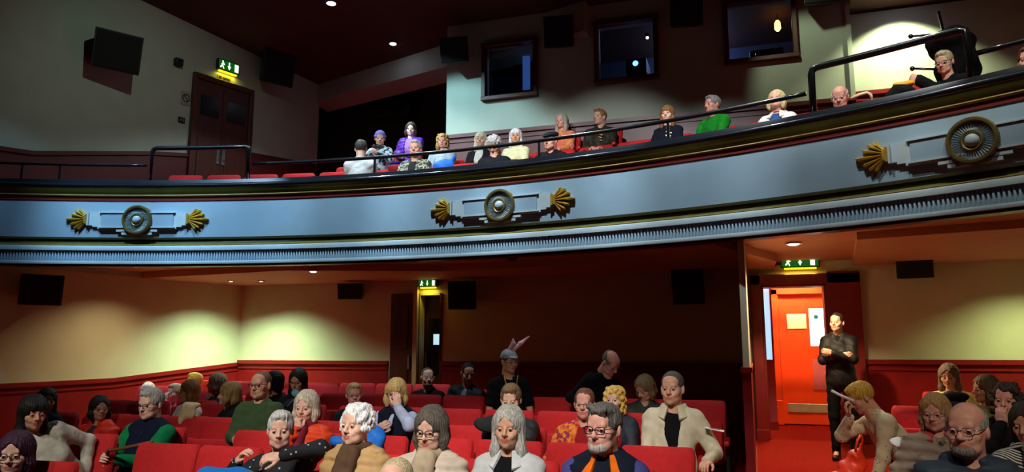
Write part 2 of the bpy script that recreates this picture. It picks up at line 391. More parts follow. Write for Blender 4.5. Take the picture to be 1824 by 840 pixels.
# ================================================================== BALCONY FRONT
m_bead = mat('bead_dull_gold', (136, 112, 44), .5, .15, 9, metal=.2)
root = empty('wall_balcony', arcp(0, AR, 2.68)); root['kind'] = 'structure'
inv = -Vector(root.location)
def bal(name, prof, m, smooth=True, n=140):
    o = arc_sweep(name, prof, m, None, n=n, smooth=smooth); o.parent = root; o.matrix_parent_inverse = Matrix.Translation(inv); return o
bal('parapet', [(.0, 3.55), (.0, 3.06), (.14, 3.0), (.14, 3.74), (0.02, 3.74)], m_fascia, False)
bal('rail_cap', [(-.05+.042*math.cos(a), 3.738+.034*math.sin(a)) for a in [R_(x) for x in (60, 90, 120, 150, 180, 210, 240, 270)]]+[(.20, 3.70), (.20, 3.83), (-.01, 3.83), (-.02, 3.80)], m_capblue)
bal('upper_cove', [(-.075, 3.712), (-.055, 3.66), (-.03, 3.625), (.06, 3.625), (.06, 3.712)], m_olive)
bal('gold_bead', [(-.032, 3.628), (-.038, 3.615), (-.03, 3.602), (.06, 3.602), (.06, 3.628)], m_bead)
bal('red_band', [(-.012, 3.602), (-.012, 3.55), (.06, 3.55), (.06, 3.602)], m_redband, False)
bal('lower_gap', [(.05, 3.062), (.05, 3.03), (.045, 3.01), (.12, 3.01), (.12, 3.062)], m_brown)
bal('lower_cove', [(.045, 3.014), (.035, 2.985), (.0, 2.962), (-.025, 2.955), (.1, 2.955), (.1, 3.014)], m_olive)
bal('gold_bead', [(-.028, 2.962), (-.038, 2.952), (-.03, 2.942), (.1, 2.942), (.1, 2.962)], m_bead)
bal('upper_fillet', [(-.035, 2.944), (-.045, 2.93), (-.045, 2.882), (.1, 2.882), (.1, 2.944)], m_pale)
bal('frieze', [(-.005, 2.884), (-.005, 2.738), (.1, 2.738), (.1, 2.884)], m_fascia, False)
bal('lower_fillet', [(-.035, 2.742), (-.045, 2.72), (-.04, 2.702), (.1, 2.702), (.1, 2.742)], m_pale)
bal('drip_edge', [(-.02, 2.704), (-.02, 2.675), (.12, 2.675), (.12, 2.704)], m_brown, False)
# fluting: half-round ribs along the frieze, too fine to pick apart
b = MB(); step = .0365/AR; nr = int((TH1-TH0)/step)
for i in range(nr):
    th = TH0+(i+.5)*step; pts = []
    for a in (-80, -30, 30, 80):
        dx = .0125*math.sin(R_(a))/math.sin(R_(80)); pts.append((dx, -.005-.022*math.cos(R_(a))))
    vs = [arcp(th+dx/AR, AR+r, z) for z in (2.74, 2.874) for dx, r in pts]+[arcp(th, AR-.005, 2.882)]
    b.add(vs, [(0, 1, 5, 4), (1, 2, 6, 5), (2, 3, 7, 6), (4, 5, 8), (5, 6, 8), (6, 7, 8)])
o = b.build('fluting', m_fascia, smooth='all', kind='stuff'); o.parent = root; o.matrix_parent_inverse = Matrix.Translation(inv)
# medallions ---------------------------------------------------------------------------
def medallion(px, py, label):
    p = onarc(px, py, AR); th = math.asin((p.x-ACU)/AR); zc_ = 3.285
    base = arcp(th, AR, zc_-.26); r = empty('wall_medallion', base)
    def fn(q):   # local (x along the wall, -y out of it, z up) wrapped round the curve
        return arcp(th+q.x/AR, AR+q.y, zc_+q.z)-base
    tag(r, label, 'wall ornament', 'gilded medallions on the balcony front')
    def strips(b, poly_z, x0, x1, y, n=8, mi=0):     # box from x0 to x1 between z's, split so that it follows the curve
        for i in range(n):
            a, c = x0+(x1-x0)*i/n, x0+(x1-x0)*(i+1)/n
            b.box(((a+c)/2, y/2, (poly_z[0]+poly_z[1])/2), (c-a, abs(y), poly_z[1]-poly_z[0]), mi=mi)
    b = MB(); strips(b, (-.115, .115), -.52, .52, -.035)
    for s in (-1, 1):
        b.box((s*.555, -.0175, .005), (.07, .035, .19)); b.box((s*.61, -.0175, .01), (.06, .035, .16)); b.box((s*.645, -.03, .01), (.02, .06, .17))
    b.build('plaque', m_pale, r, fn=fn)
    for s in (-1, 1):
        b = MB(); strips(b, (-.088, .088), min(s*.16, s*.475), max(s*.16, s*.475), -.045, 4); b.build('panel', m_fascia, r, fn=fn)
    for zz_ in ((-.105, -.09), (.092, .105)):
        b = MB(); strips(b, zz_, -.5, .5, -.058); b.build('border', m_pale, r, fn=fn)
    for (hw, z0) in ((.27, -.155), (.20, -.195)):
        b = MB(); strips(b, (z0, z0+.03), -hw, hw, -.045, 4); b.build('step_block', m_pale, r, fn=fn)
    b = MB(); b.lathe([(.16, 0), (.16, .05), (.05, .05)], 36, 'y'); b.build('dish', m_fascia, r, fn=fn)
    b = MB(); b.lathe([(.158, .03), (.158, .075), (.168, .092), (.186, .092), (.197, .07), (.197, 0)], 40, 'y')
    b.f = b.f[:-2]; b.m = b.m[:-2]; b.build('gold_ring', m_gold_o, r, smooth=True, fn=fn)
    b = MB(); n = 40
    for k in range(n):
        a = 2*math.pi*k/n; q = Matrix.Rotation(-a, 3, 'Y')
        b.add([q @ Vector(v) for v in ((.085, -.048, -.004), (.152, -.048, -.0075), (.152, -.048, .0075), (.085, -.048, .004), (.088, -.068, 0), (.149, -.068, 0))],
              [(0, 1, 5, 4), (3, 4, 5, 2), (0, 4, 3), (1, 2, 5)])
    b.build('rays', m_pale, r, fn=fn, kind='stuff')
    b = MB(); b.lathe([(.088, .04), (.088, .07), (.078, .08), (.064, .07), (.06, .045)], 32, 'y'); b.build('inner_ring', m_gold_o, r, smooth=True, fn=fn)
    b = MB(); b.lathe([(.056, .045), (.054, .075), (.044, .092), (.024, .102), (.004, .104)], 24, 'y'); b.build('boss', m_pale, r, smooth=True, fn=fn)
    for s in (-1, 1):
        b = MB(); b.box((s*.668, -.03, .012), (.028, .06, .135)); b.box((s*.692, -.025, .012), (.03, .045, .10)); fan = b.build('fan', m_gold, r, fn=fn, bevel=.003, seg=1)
        for k, (a, L) in enumerate(zip((-50, -34, -17, 0, 17, 34, 50), (.125, .160, .190, .245, .190, .160, .125))):
            b = MB(); d = Vector((s*math.cos(R_(a)), 0, math.sin(R_(a)))); nn = Vector((-d.z, 0, d.x)); o0 = Vector((s*.695, 0, .012+.055*math.sin(R_(a))))
            tip = o0+d*L; w0, w1 = .010, .0155
            vs = [o0-nn*w0, o0+nn*w0, tip+nn*w1-d*.018, tip, tip-nn*w1-d*.018]
            vs2 = [v+Vector((0, -.03, 0)) for v in vs]; rid = [o0+Vector((0, -.05, 0)), tip-d*.012+Vector((0, -.055, 0))]
            b.add(vs+vs2+rid, [(0, 1, 6, 5), (1, 2, 7, 6), (2, 3, 8, 7), (3, 4, 9, 8), (4, 0, 5, 9), (5, 6, 10), (6, 7, 11, 10), (7, 8, 11), (8, 9, 11), (9, 5, 10, 11)])
            b.build('blade', m_gold, fan, fn=fn)
    return r
m_gold_o = mat('ring_old_gold', (128, 108, 58), .35, .18, 14, .1, 60, metal=.45)
medallion(248, 390, 'round gilt medallion with fan ends, leftmost on the blue balcony front')
medallion(893, 360, 'round gilt medallion with fan ends, middle one on the blue balcony front')
medallion(1735, 247, 'large round gilt medallion with fan ends, rightmost on the balcony front')
# rails above the parapet -----------------------------------------------------------------
def th_at(px, py, r=AR+.1): p = onarc(px, py, r); return math.asin((p.x-ACU)/r)
def rail(name, tha, thb, z, rad, posts, label, ends=(False, False), zlo=3.76, r=AR+.1):
    ro = empty(name, arcp((tha+thb)/2, r, zlo)); tag(ro, label, 'railing'); off = Vector(ro.location)
    n = max(4, int(abs(thb-tha)/R_(1.0))); pts = []
    if ends[0]: pts += [arcp(tha, r, zlo), arcp(tha, r, z-.06), arcp(tha+.0012, r, z-.018)]
    pts += [arcp(tha+.005+(thb-tha-.010)*i/n, r, z) for i in range(n+1)]
    if ends[1]: pts += [arcp(thb-.0012, r, z-.018), arcp(thb, r, z-.06), arcp(thb, r, zlo)]
    b = MB(); b.tube([p-off for p in pts], rad, 8); b.build('top_rail', m_black, ro, smooth='all')
    for t in posts:
        b = MB(); b.tube([arcp(t, r, zlo)-off, arcp(t, r, z)-off], rad*.7, 8); b.lathe([(rad*1.4, 0), (rad*1.4, .02)], 8, c=arcp(t, r, zlo)-off)
        b.build('post', m_black, ro, smooth=True)
    return ro
tL0, tL1 = th_at(270, 290), th_at(443, 290); tR0, tR1 = th_at(1448, 180), th_at(1727, 110)
rail('low_rail', TH0+.01, tL0, 4.06, .02, [TH0+.06, (TH0+tL0)/2], 'thin black handrail on the balcony left of the raised hoop')
rail('guard_rail', tL0, tL1, 4.30, .032, [], 'black tubular guard hoop in front of the left balcony door', (True, True))
rail('low_rail', tL1, tR0, 4.06, .024, [th_at(668, 270), th_at(960, 250), th_at(1190, 230)], 'long black handrail curving past the seated balcony spectators')
rail('guard_rail', tR0, tR1, 4.30, .036, [], 'tall black guard hoop at the right of the balcony', (True, True))
rail('low_rail', tR1, TH1-.02, 4.06, .024, [tR1+.15], 'black handrail at the far right end of balcony')
# ================================================================== DOORS, SIGNS, SPEAKERS, LAMPS
def frame_on(loc, yaw, name, **k): return empty(name, loc, yaw)
# brown double door on the gallery's left wall
t0, t1 = 2.57, 3.6
dd = empty('door_1', lp((t0+t1)/2, 3.9), LYAW); dd['kind'] = 'structure'; W = t1-t0; H = 2.3
b = MB(); b.box((-W/2-.03, -.03, H/2), (.08, .09, H)); b.box((W/2+.03, -.03, H/2), (.08, .09, H)); b.box((0, -.03, H+.02), (W+.14, .09, .09)); b.build('frame', m_wood, dd, bevel=.006, seg=1)
for s in (-1, 1):
    b = MB(); b.box((s*W/4, -.015, H/2), (W/2-.01, .03, H-.02)); leaf = b.build('leaf', m_wood, dd)
    b = MB(); b.box((s*W/4, -.04, H*.80), (W/2-.16, .02, .34)); b.build('glass', m_black, leaf)
    b = MB(); b.box((s*W/4, -.035, H*.36), (W/2-.14, .02, .95)); b.build('panel', m_wood, leaf, bevel=.008, seg=1)
    b = MB(); b.box((s*.05, -.045, H*.45), (.055, .014, .34)); b.tube([(s*.05, -.05, H*.40), (s*.05, -.09, H*.41), (s*.05, -.09, H*.49), (s*.05, -.05, H*.50)], .01); b.build('handle', m_chrome, leaf)
def exit_sign(loc, yaw, w, h, label, tilt=0, glow=True, power=1.2):
    r = empty('exit_sign', loc, yaw); tag(r, label, 'exit sign')
    b = MB(); b.box((0, -.04, h/2), (w, .08, h)); b.build('housing', m_black, r, bevel=.006, seg=1)
    b = MB(); b.box((0, -.082, h/2), (w*.94, .006, h*.84)); b.build('face', m_green, r)
    def pic(name, polys):
        b = MB()
        for poly in polys: b.prism([Vector((x*h, -.0855, h/2+z*h)) for x, z in poly], (0, -.003, 0))
        b.build(name, m_sign, r)
    k = w/h
    a = -k*.30
    pic('running_figure', [[(a-.06, .22), (a+.04, .22), (a+.04, .34), (a-.06, .34)], [(a-.16, -.02), (a-.02, .2), (a+.10, .18), (a+.02, -.06), (a-.06, -.08)],
                           [(a-.02, -.04), (a+.05, -.08), (a+.14, -.34), (a+.06, -.36)], [(a-.06, -.06), (a, -.1), (a-.16, -.32), (a-.26, -.26), (a-.24, -.20)], [(a+.06, .16), (a+.2, .02), (a+.16, -.02), (a+.04, .1)]])
    pic('arrow', [[(-.05, .34), (.05, .34), (.05, -.02), (-.05, -.02)], [(-.16, -.02), (.16, -.02), (0, -.34)]])
    pic('doorway', [[(k*.26, -.34), (k*.26+.36, -.34), (k*.26+.36, .34), (k*.26, .34)]])
    b = MB(); b.box((0, -.045, -.012), (w*.82, .05, .02)); b.build('under_lamp', m_yellow, r)
    if glow:
        l = bpy.data.lights.new('sign_lamp', 'AREA'); l.shape = 'RECTANGLE'; l.size = w*.8; l.size_y = .04; l.energy = power; l.color = (1, .82, .08)
        o = bpy.data.objects.new('sign_lamp', l); link(o, r); o.location = (0, -.05, -.03)
    return r
p = onleft(403, 128); exit_sign(p-V_Z*.02, LYAW, .42, .2, 'lit green exit sign above the brown balcony door')
# second small plate under that sign
p = onleft(399, 142); r = empty('door_plate', p, LYAW); tag(r, 'small yellow lit notice plate under the balcony exit sign', 'sign')
b = MB(); b.box((0, -.008, 0), (.26, .014, .13)); b.build('plate', mat('plate_yellow', (176, 160, 40), .6), r)
b = MB(); b.box((-.085, -.017, 0), (.055, .006, .09)); b.box((.035, -.017, .025), (.14, .006, .03)); b.box((.035, -.017, -.022), (.14, .006, .03)); b.build('print', m_bplastic, r)
# no-smoking sign
p = onleft(331, 175); r = empty('no_smoking_sign', p, LYAW); tag(r, 'square white no-smoking sign beside the brown balcony door', 'sign')
b = MB(); b.box((0, -.005, 0), (.17, .01, .24)); b.build('plate', mat('sign_grey', (150, 146, 132), .6), r)
b = MB(); b.tube([(.062*math.cos(a), -.012, .062*math.sin(a)) for a in [i*math.pi/12 for i in range(24)]], .008, 4, True); b.box((0, -.012, 0), (.125, .006, .013), Matrix.Rotation(R_(45), 3, 'Y')); b.build('ring', m_bplastic, r)
p = onleft(323, 214); r = empty('light_switch', p, LYAW); tag(r, 'small dark switch plate left of the balcony door', 'switch')
b = MB(); b.box((0, -.008, 0), (.12, .016, .10)); b.build('plate', m_bplastic, r, bevel=.004, seg=1)
b = MB(); b.box((-.02, -.02, 0), (.02, .012, .04)); b.box((.025, -.02, 0), (.02, .012, .04)); b.build('rocker', mat('switch_grey', (120, 116, 104), .5), r)
p = onleft(315, 112); r = empty('wall_box', p, LYAW); tag(r, 'little dark wall box on the upper left wall', 'box')
b = MB(); b.box((0, -.05, 0), (.13, .1, .12)); b.build('body', m_bplastic, r, bevel=.012); b = MB(); b.lathe([(.03, 0), (.03, .01), (.01, .016)], 12, 'y', (0, -.1, 0)); b.build('lens', m_black, r)
# loudspeakers
def speaker(p, yaw, w, h, d, tilt, label, turn=0):
    r = empty('wall_speaker', p, yaw); tag(r, label, 'speaker', 'black cinema surround speakers')
    q = Matrix.Rotation(R_(turn), 3, 'Z') @ Matrix.Rotation(R_(tilt), 3, 'X')
    c = Vector((0, -d/2-.10, 0)); b = MB()
    P = []
    for y, kx, kz in ((-d/2, 1, 1), (d/2, .72, .8)):
        P += [c+q @ Vector((sx*w/2*kx, y, sz*h/2*kz)) for sx, sz in ((-1, -1), (1, -1), (1, 1), (-1, 1))]
    b.add(P, [(0, 1, 2, 3), (7, 6, 5, 4), (0, 4, 5, 1), (1, 5, 6, 2), (2, 6, 7, 3), (3, 7, 4, 0)]); b.build('cabinet', m_bplastic, r, bevel=.015, seg=2)
    b = MB(); b.box(c+q @ Vector((0, -d/2-.004, 0)), (w*.92, .012, h*.92), q); b.build('grille', m_grille, r, bevel=.004, seg=1)
    b = MB(); b.tube([(0, 0, .02), (0, -.14, .0)], .02); b.box((0, -.008, .02), (.12, .016, .16)); b.build('bracket', m_black, r)
    return r
def px_size(p, n): return n*depth(p)/F
for (x, y, w, h, lab) in ((190, 100, 70, 68, 'large black wall speaker high at the far upper left'), (475, 128, 52, 58, 'black wall speaker right of the brown balcony door')):
    p = onleft(x, y); speaker(p, LYAW, px_size(p, w)*1.1, px_size(p, h), .34, 14, lab, -14)
p = onleft(58, 515); speaker(p, LYAW, px_size(p, 66), px_size(p, 54), .3, 12, 'black speaker on the lower left wall under the balcony', -16)
for (x, y, w, h, lab) in ((823, 102, 50, 44, 'black speaker left of the first projection booth window'), (1004, 71, 52, 54, 'black speaker between first and second projection booth windows'),
                          (1224, 34, 56, 58, 'black speaker between second and third projection booth windows'), (1457, 4, 60, 40, 'black speaker at the top edge right of the third booth window')):
    p = onv(x, y, BV); speaker(p, 0, px_size(p, w), px_size(p, h), .32, 12, lab, 8)
for (x, y, w, h, lab) in ((640, 519, 44, 28, 'small black speaker below the balcony left of the dark doors'), (835, 526, 50, 50, 'black speaker on the back wall above the rabbit-ear hat'),
                          (1231, 511, 56, 62, 'black speaker on the back wall beside the aisle pillar'), (1622, 478, 58, 38, 'black speaker right of the red doorway')):
    p = onv(x, y, BV); speaker(p, 0, px_size(p, w), px_size(p, h), .26, 10, lab, 12 if x < 900 else -8)
# recessed and surface downlights
def downlight(p, label, m=m_glow, rad=.055, power=0, color=(1, .9, .75), angle=75, blend=.3, aim=None, lit=True):
    r = empty('downlight', p); tag(r, label, 'ceiling light')
    b = MB(); b.lathe([(rad*1.35, .0), (rad*1.35, -.012), (rad, -.014), (rad*.95, .0)], 20); b.build('bezel', m_chrome if lit else m_brown, r, smooth=True)
    b = MB(); b.lathe([(rad*.93, -.004), (rad*.7, -.02), (rad*.2, -.026)], 16); b.build('lamp', m if lit else m_black, r, smooth=True)
    if power:
        o = spot('downlight_beam', (0, 0, 0), (0, 0, -1), power, color, angle, blend, .03); o.parent = r; o.location = (0, 0, -.035)
        if aim: o.rotation_euler = (Vector(aim)-Vector(p)).to_track_quat('-Z', 'Y').to_euler()
    return r
def soff(px, py, z): return onz(px, py, z-.005)
downlight(onz(590, 5, 6.98), 'bright white downlight at the top edge of ceiling', m_glow_c, .07, 260, (.76, .90, 1), 120)
downlight(onz(700, 77, 6.95), 'small white ceiling downlight above the dark balcony recess', m_glow_c, .06, 200, (.66, .86, 1), 96)
pa = onv(1604, 0, 10.75); downlight(Vector((pa.x, 10.66, 6.435)), 'downlight over the lit wall of right balcony alcove', m_glow_c, .06, 330, (.94, 1, .60), 112, .5, (pa.x+.02, 11.15, 4.6))
downlight(onz(258, 497, 2.79), 'lit downlight under the balcony near the left wall', m_glow, .06, 40, (1, .85, .6), 120)
downlight(onz(558, 482, 2.69), 'lit downlight under the balcony left of the dark doors', m_glow, .05, 40, (1, .88, .62), 130)
downlight(onz(1413, 433, 2.79), 'lit downlight under the balcony in front of the doorway', m_glow, .07, 270, (1, .74, .44), 130)
downlight(onz(912, 461, 2.79), 'unlit dark downlight under the balcony centre', m_glow, .06, 0, lit=False)
# wall-washing downlights behind the drop of the soffit
for (x, y, pw, col, lab, spread) in ((175, 660, 105, (1, .86, .48), 'hidden downlight washing the near left wall', 132), (350, 630, 380, (.64, 1, .62), 'hidden downlight washing left wall by the corner', 134), ):
    q = onleft(x, y); downlight(Vector((q.x, q.y, 2.695 if x > 300 else 2.79))+LN*.85, lab, m_glow_dim, .04, pw, col, spread, 1.0)
q = onv(515, 630, BV); downlight(Vector((q.x, BV-.85, 2.695)), 'hidden downlight washing the back wall left end', m_glow_dim, .04, 310, (.64, 1, .62), 134, 1.0)
q = onv(1826, 600, BV); downlight(Vector((q.x, BV-.8, 2.715)), 'downlight washing the wall right of the doorway', m_glow_dim, .04, 200, (.76, 1, .45), 134, 1.0)
q = onleft(258, 497)
# projection booth windows and the room behind them --------------------------------------------
m_glass = bpy.data.materials.new('booth_glass'); m_glass.use_nodes = True
gb = m_glass.node_tree.nodes['Principled BSDF']; gb.inputs['Base Color'].default_value = (.75, .82, .9, 1); gb.inputs['Roughness'].default_value = .02
gb.inputs['Transmission Weight'].default_value = 1; gb.inputs['IOR'].default_value = 1.02
tcn = m_glass.node_tree.nodes.new('ShaderNodeTexNoise'); tcn.inputs['Scale'].default_value = 2
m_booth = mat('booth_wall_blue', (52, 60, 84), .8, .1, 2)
for i, (u0, u1, z0, z1) in enumerate(WIN):
    r = empty('window_%d' % (i+1), ((u0+u1)/2, BV, z0)); r['kind'] = 'structure'; w, h = u1-u0, z1-z0; fw = .07
    b = MB()
    b.box((0, -.02, -fw/2+.01), (w+2*fw, .12, fw)); b.box((0, -.02, h+fw/2-.01), (w+2*fw, .12, fw))
    b.box((-w/2-fw/2+.01, -.02, h/2), (fw, .12, h)); b.box((w/2+fw/2-.01, -.02, h/2), (fw, .12, h)); b.build('window_frame', m_wood, r, bevel=.008, seg=1)
    b = MB(); b.box((0, .06, h/2), (w, .01, h)); b.build('pane', m_glass, r)
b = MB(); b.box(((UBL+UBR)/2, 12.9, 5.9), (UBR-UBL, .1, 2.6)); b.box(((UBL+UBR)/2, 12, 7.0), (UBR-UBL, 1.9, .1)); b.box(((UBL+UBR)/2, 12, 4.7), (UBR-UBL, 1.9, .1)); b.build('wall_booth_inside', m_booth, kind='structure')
def wpt(px, py, v): return onv(px, py, v)
l = bpy.data.lights.new('booth_lamp', 'POINT'); l.energy = 26; l.color = (.4, .55, 1); l.shadow_soft_size = .05
o = bpy.data.objects.new('booth_lamp', l); link(o); o.location = (-.75, 12.4, 6.6)
p = wpt(937, 118, 11.3); r = empty('booth_curtain', p-V_Z*.4); tag(r, 'pale blue glowing curtain strip in the first booth window', 'curtain')
b = MB(); n = 9
b.prism([Vector((-.06+.12*i/n, .012*(i % 2), 0)) for i in range(n+1)]+[Vector((-.06+.12*(n-i)/n, .03+.012*((n-i) % 2), 0)) for i in range(n+1)], (0, 0, .85)); b.build('cloth', mat('curtain_blue_glow', (110, 140, 190), .7, emit=(70, 110, 190), estr=.35), r)  # cloth given its own glow in place of light falling on it
p = wpt(1132, 112, 11.5); r = empty('film_projector', p-V_Z*.25); tag(r, 'projector with glowing blue lens in the second booth window', 'projector')
b = MB(); b.box((0, .3, .22), (.34, .5, .26)); b.box((0, .3, .02), (.12, .12, .16)); b.build('body', m_bplastic, r, bevel=.02)
b = MB(); b.lathe([(.06, -.02), (.06, .05), (.052, .06)], 16, 'y', (0, .05, .24)); b.build('lens_tube', m_black, r, smooth=True)
b = MB(); b.lathe([(.05, .055), (.04, .066), (.01, .07)], 16, 'y', (0, .05, .24)); b.build('lens', mat('lens_blue', (120, 200, 255), .2, emit=(90, 170, 255), estr=5), r, smooth=True)
p = wpt(1153, 66, 11.6); r = empty('booth_spot_lamp', p); tag(r, 'tiny white lamp in the corner of second booth window', 'lamp')
b = MB(); b.lathe([(.03, .06), (.03, 0)], 12); b.build('holder', m_black, r); b = MB(); b.sphere((0, 0, -.01), .022); b.build('bulb', m_glow, r, smooth=True)
p = wpt(1385, 47, 11.9); r = empty('booth_pendant', p); tag(r, 'small warm pendant bulb in the third booth window', 'lamp')
b = MB(); b.tube([(0, 0, .1), (0, 0, .9)], .006); b.build('cord', m_black, r); b = MB(); b.lathe([(.02, .1), (.045, .06), (.05, -.04), (.02, -.08)], 14); b.build('bulb', mat('bulb_warm', (255, 190, 90), .4, emit=(255, 190, 80), estr=8), r, smooth=True)
p = wpt(1365, 85, 11.5); r = empty('film_projector', p-V_Z*.3); tag(r, 'dark digital projector silhouette in the third booth window', 'projector')
b = MB(); b.box((0, .3, .2), (.5, .5, .22)); b.box((0, .3, .0), (.14, .14, .2)); b.build('body', m_bplastic, r, bevel=.03)
b = MB(); b.lathe([(.07, 0), (.07, .08), (.06, .1)], 16, 'y', (-.1, .05, .2)); b.build('lens_tube', m_black, r, smooth=True)
b = MB(); b.box((.1, .3, .325), (.2, .3, .03)); b.build('lid', m_capblue, r)
# dark pair of doors in the middle of the back wall ---------------------------------------------
r = empty('door_2', ((D1[0]+D1[1])/2, BV, .4)); r['kind'] = 'structure'; w = D1[1]-D1[0]
b = MB(); b.box((0, -.03, 1.04), (w, .06, 2.10)); lf = b.build('leaf', m_wood, r, bevel=.006, seg=1)
b = MB(); b.box((0, -.065, 1.55), (w*.6, .02, .7)); b.box((0, -.065, .55), (w*.6, .02, .7)); b.build('panel', m_wood, lf, bevel=.006, seg=1)
b = MB(); b.box((w*.38, -.08, 1.0), (.03, .05, .2)); b.build('handle', m_chrome, lf)
b = MB(); b.box((w/2+.045, -.04, 1.1), (.07, .1, 2.2)); b.build('frame', m_wall, r)
r = empty('door_3', ((D2[0]+D2[1])/2, BV, .4)); r['kind'] = 'structure'; w = D2[1]-D2[0]
b = MB(); b.box((0, .25, 1.03), (w+.3, .05, 2.06)); b.build('leaf', m_wood, r)
b = MB(); b.box((0, .22, 1.25), (w*.62, .02, .9)); b.build('window_panel', m_black, r)
b = MB(); b.box((.03, .205, 1.36), (.10, .012, .17)); b.build('lit_window', mat('window_lit', (200, 225, 235), .5, emit=(190, 225, 240), estr=1.0), r)  # small lit window in the door, its light put in as glow
b = MB(); b.box((-w/2+.03, .2, .9), (.02, .03, .5)); b.build('handle', m_chrome, r)
b = MB(); b.box((-w/2-.02, .1, 1.04), (.03, .25, 2.1)); b.box((w/2+.02, .1, 1.04), (.03, .25, 2.1)); b.build('frame', m_wood, r)
p = onv(766, 506, BV); exit_sign(Vector((p.x, BV-.02, p.z-.05)), 0, .32, .12, 'yellow glowing exit sign over the dark doors', power=.8)
# red doorway to the corridor ----------------------------------------------------------------------
r = empty('door_4', ((D3[0]+D3[1])/2, BV, .4)); r['kind'] = 'structure'; cx = r.location.x; ztop = ZD3-.4
b = MB()
b.box(((JL+D3[0])/2-cx, -.05, 1.12), (D3[0]-JL, .14, 2.24)); b.box(((D3[1]+JR)/2-cx, -.05, 1.12), (JR-D3[1], .14, 2.24))
zt2 = uz(1440, 488)[1]-.4; b.box(((JL+JR)/2-cx, -.05, (ztop+zt2)/2), (JR-JL, .14, zt2-ztop)); b.box((D3[0]+.01-cx, .1, ztop/2), (.05, .3, ztop)); b.box((D3[1]-.01-cx, .1, ztop/2), (.05, .3, ztop)); b.box(((D3[0]+D3[1])/2-cx, .1, ztop-.01), (D3[1]-D3[0], .3, .03))
b.box(((JL+D3[0])/2-cx, -.07, .06), (D3[0]-JL+.03, .16, .16))
b.build('frame', m_frame, r, bevel=.008, seg=1)
# corridor shell
CV = 13.0
def uc(px): return uz(px, 620, CV)[0]
uL = D3[0]-.02
b = MB(); b.box((uL-.06, 12.1, 1.75), (.1, 2.1, 2.7)); b.build('wall_corridor', m_dado, kind='structure')
b = MB(); b.box((D3[1]+.9, 12.1, 1.75), (.1, 2.1, 2.7)); b.box(((uL+D3[1]+1)/2, 11.05, 2.85), (.1, .05, .5)); b.build('wall_corridor_side', m_wall, kind='structure')
b = MB(); b.box(((uL+D3[1]+1)/2, 12.1, 3.0), (D3[1]+1-uL, 2.2, .1)); b.build('ceiling_corridor', m_wall, kind='structure')
b = MB(); b.box(((uL+D3[1]+1)/2, CV+.75, 1.7), (D3[1]+1-uL+2, .1, 2.7)); b.build('wall_corridor_end', m_wall, kind='structure')
# far red door inside the corridor
dl, dr = uc(1376), uc(1500); fz = .40
r = empty('door_5', ((dl+dr)/2, CV, fz)); r['kind'] = 'structure'; hx = (dr-dl)/2
zdt = uz(1430, 514, CV)[1]-fz
b = MB(); b.box((-hx+.05, 0, zdt/2), (.12, .16, zdt)); b.box((hx-.05, 0, zdt/2), (.12, .16, zdt)); b.box((0, 0, zdt-.03), (2*hx, .16, .12)); b.box((-hx+.05, -.02, .2), (.14, .18, .38)); b.build('frame', m_doorred, r, bevel=.006, seg=1)
b = MB(); b.box((.02, .05, zdt/2-.03), (2*hx-.2, .05, zdt-.1)); leaf = b.build('leaf', m_doorred, r)
def onleaf(px, py): q = onv(px, py, CV+.02); return q.x-r.location.x, q.z-fz
def plate(name, x0, y0, x1, y1, m, d=.02):
    a, c = onleaf(x0, y0), onleaf(x1, y1); b = MB(); b.box(((a[0]+c[0])/2, .02, (a[1]+c[1])/2), (c[0]-a[0], d, a[1]-c[1])); return b.build(name, m, leaf, bevel=.003, seg=1)
plate('notice', 1401, 559, 1437, 585, m_white)
plate('glass_panel', 1440, 549, 1471, 616, mat('door_glass_lit', (235, 240, 245), .3, emit=(225, 238, 255), estr=1.3))
q = onleaf(1453, 564); b = MB(); b.lathe([(.035, 0), (.035, .01), (.01, .012)], 16, 'y', (q[0], .008, q[1])); b.build('blue_sticker', mat('sticker_blue', (40, 130, 180), .5), leaf)
plate('lower_panel', 1447, 640, 1474, 694, mat('panel_pink', (176, 84, 110), .5))
plate('kick_plate', 1403, 718, 1478, 735, m_kick)
# window strip on the left of the corridor
q0, q1 = onv(1358, 508, 12.2), onv(1376, 640, 12.2)
r = empty('window_4', ((q0.x+q1.x)/2, 12.2, q1.z)); r['kind'] = 'structure'; w, h = q1.x-q0.x, q0.z-q1.z
b = MB(); b.box((0, 0, h/2), (w, .03, h)); b.build('pane', mat('window_daylight', (190, 225, 250), .3, emit=(160, 215, 255), estr=1.1), r)
b = MB(); b.box((-w/2-.012, -.01, h/2), (.024, .06, h+.06)); b.box((w/2+.015, -.01, h/2), (.03, .06, h+.06)); b.box((0, -.02, -.03), (w+.06, .1, .05)); b.build('window_frame', m_dado, r)
b = MB(); b.box((0, .02, -(q1.z-.4)/2-.03), (w+.06, .06, q1.z-.4)); b.build('panel', mat('panel_dusky', (150, 50, 66), .5), r); b = MB(); b.box((0, -.02, -(q1.z-.4)+.06), (w+.08, .08, .12)); b.build('skirting', m_dado, r)
l = bpy.data.lights.new('corridor_lamp', 'AREA'); l.size = .5; l.energy = 560; l.color = (1, .66, .24)
o = bpy.data.objects.new('corridor_lamp', l); link(o); o.location = ((uL+D3[1])/2+.12, 12.3, 2.93)
p = onv(1424, 470, BV); exit_sign(Vector((p.x, BV-.06, p.z-.06)), 0, .5, .16, 'lit green exit sign over the red doorway', power=1.6)
p = onv(1374, 472, BV); r = empty('door_closer', p); tag(r, 'dark horizontal bar beside the doorway exit sign', 'bar')
b = MB(); b.tube([(-.16, -.04, 0), (.16, -.04, .01)], .018, 8); b.sphere((-.17, -.04, 0), .026); b.build('arm', m_brown, r, smooth=True)
b = MB(); b.box((.02, -.015, 0), (.08, .03, .05)); b.build('mount', m_brown, r)
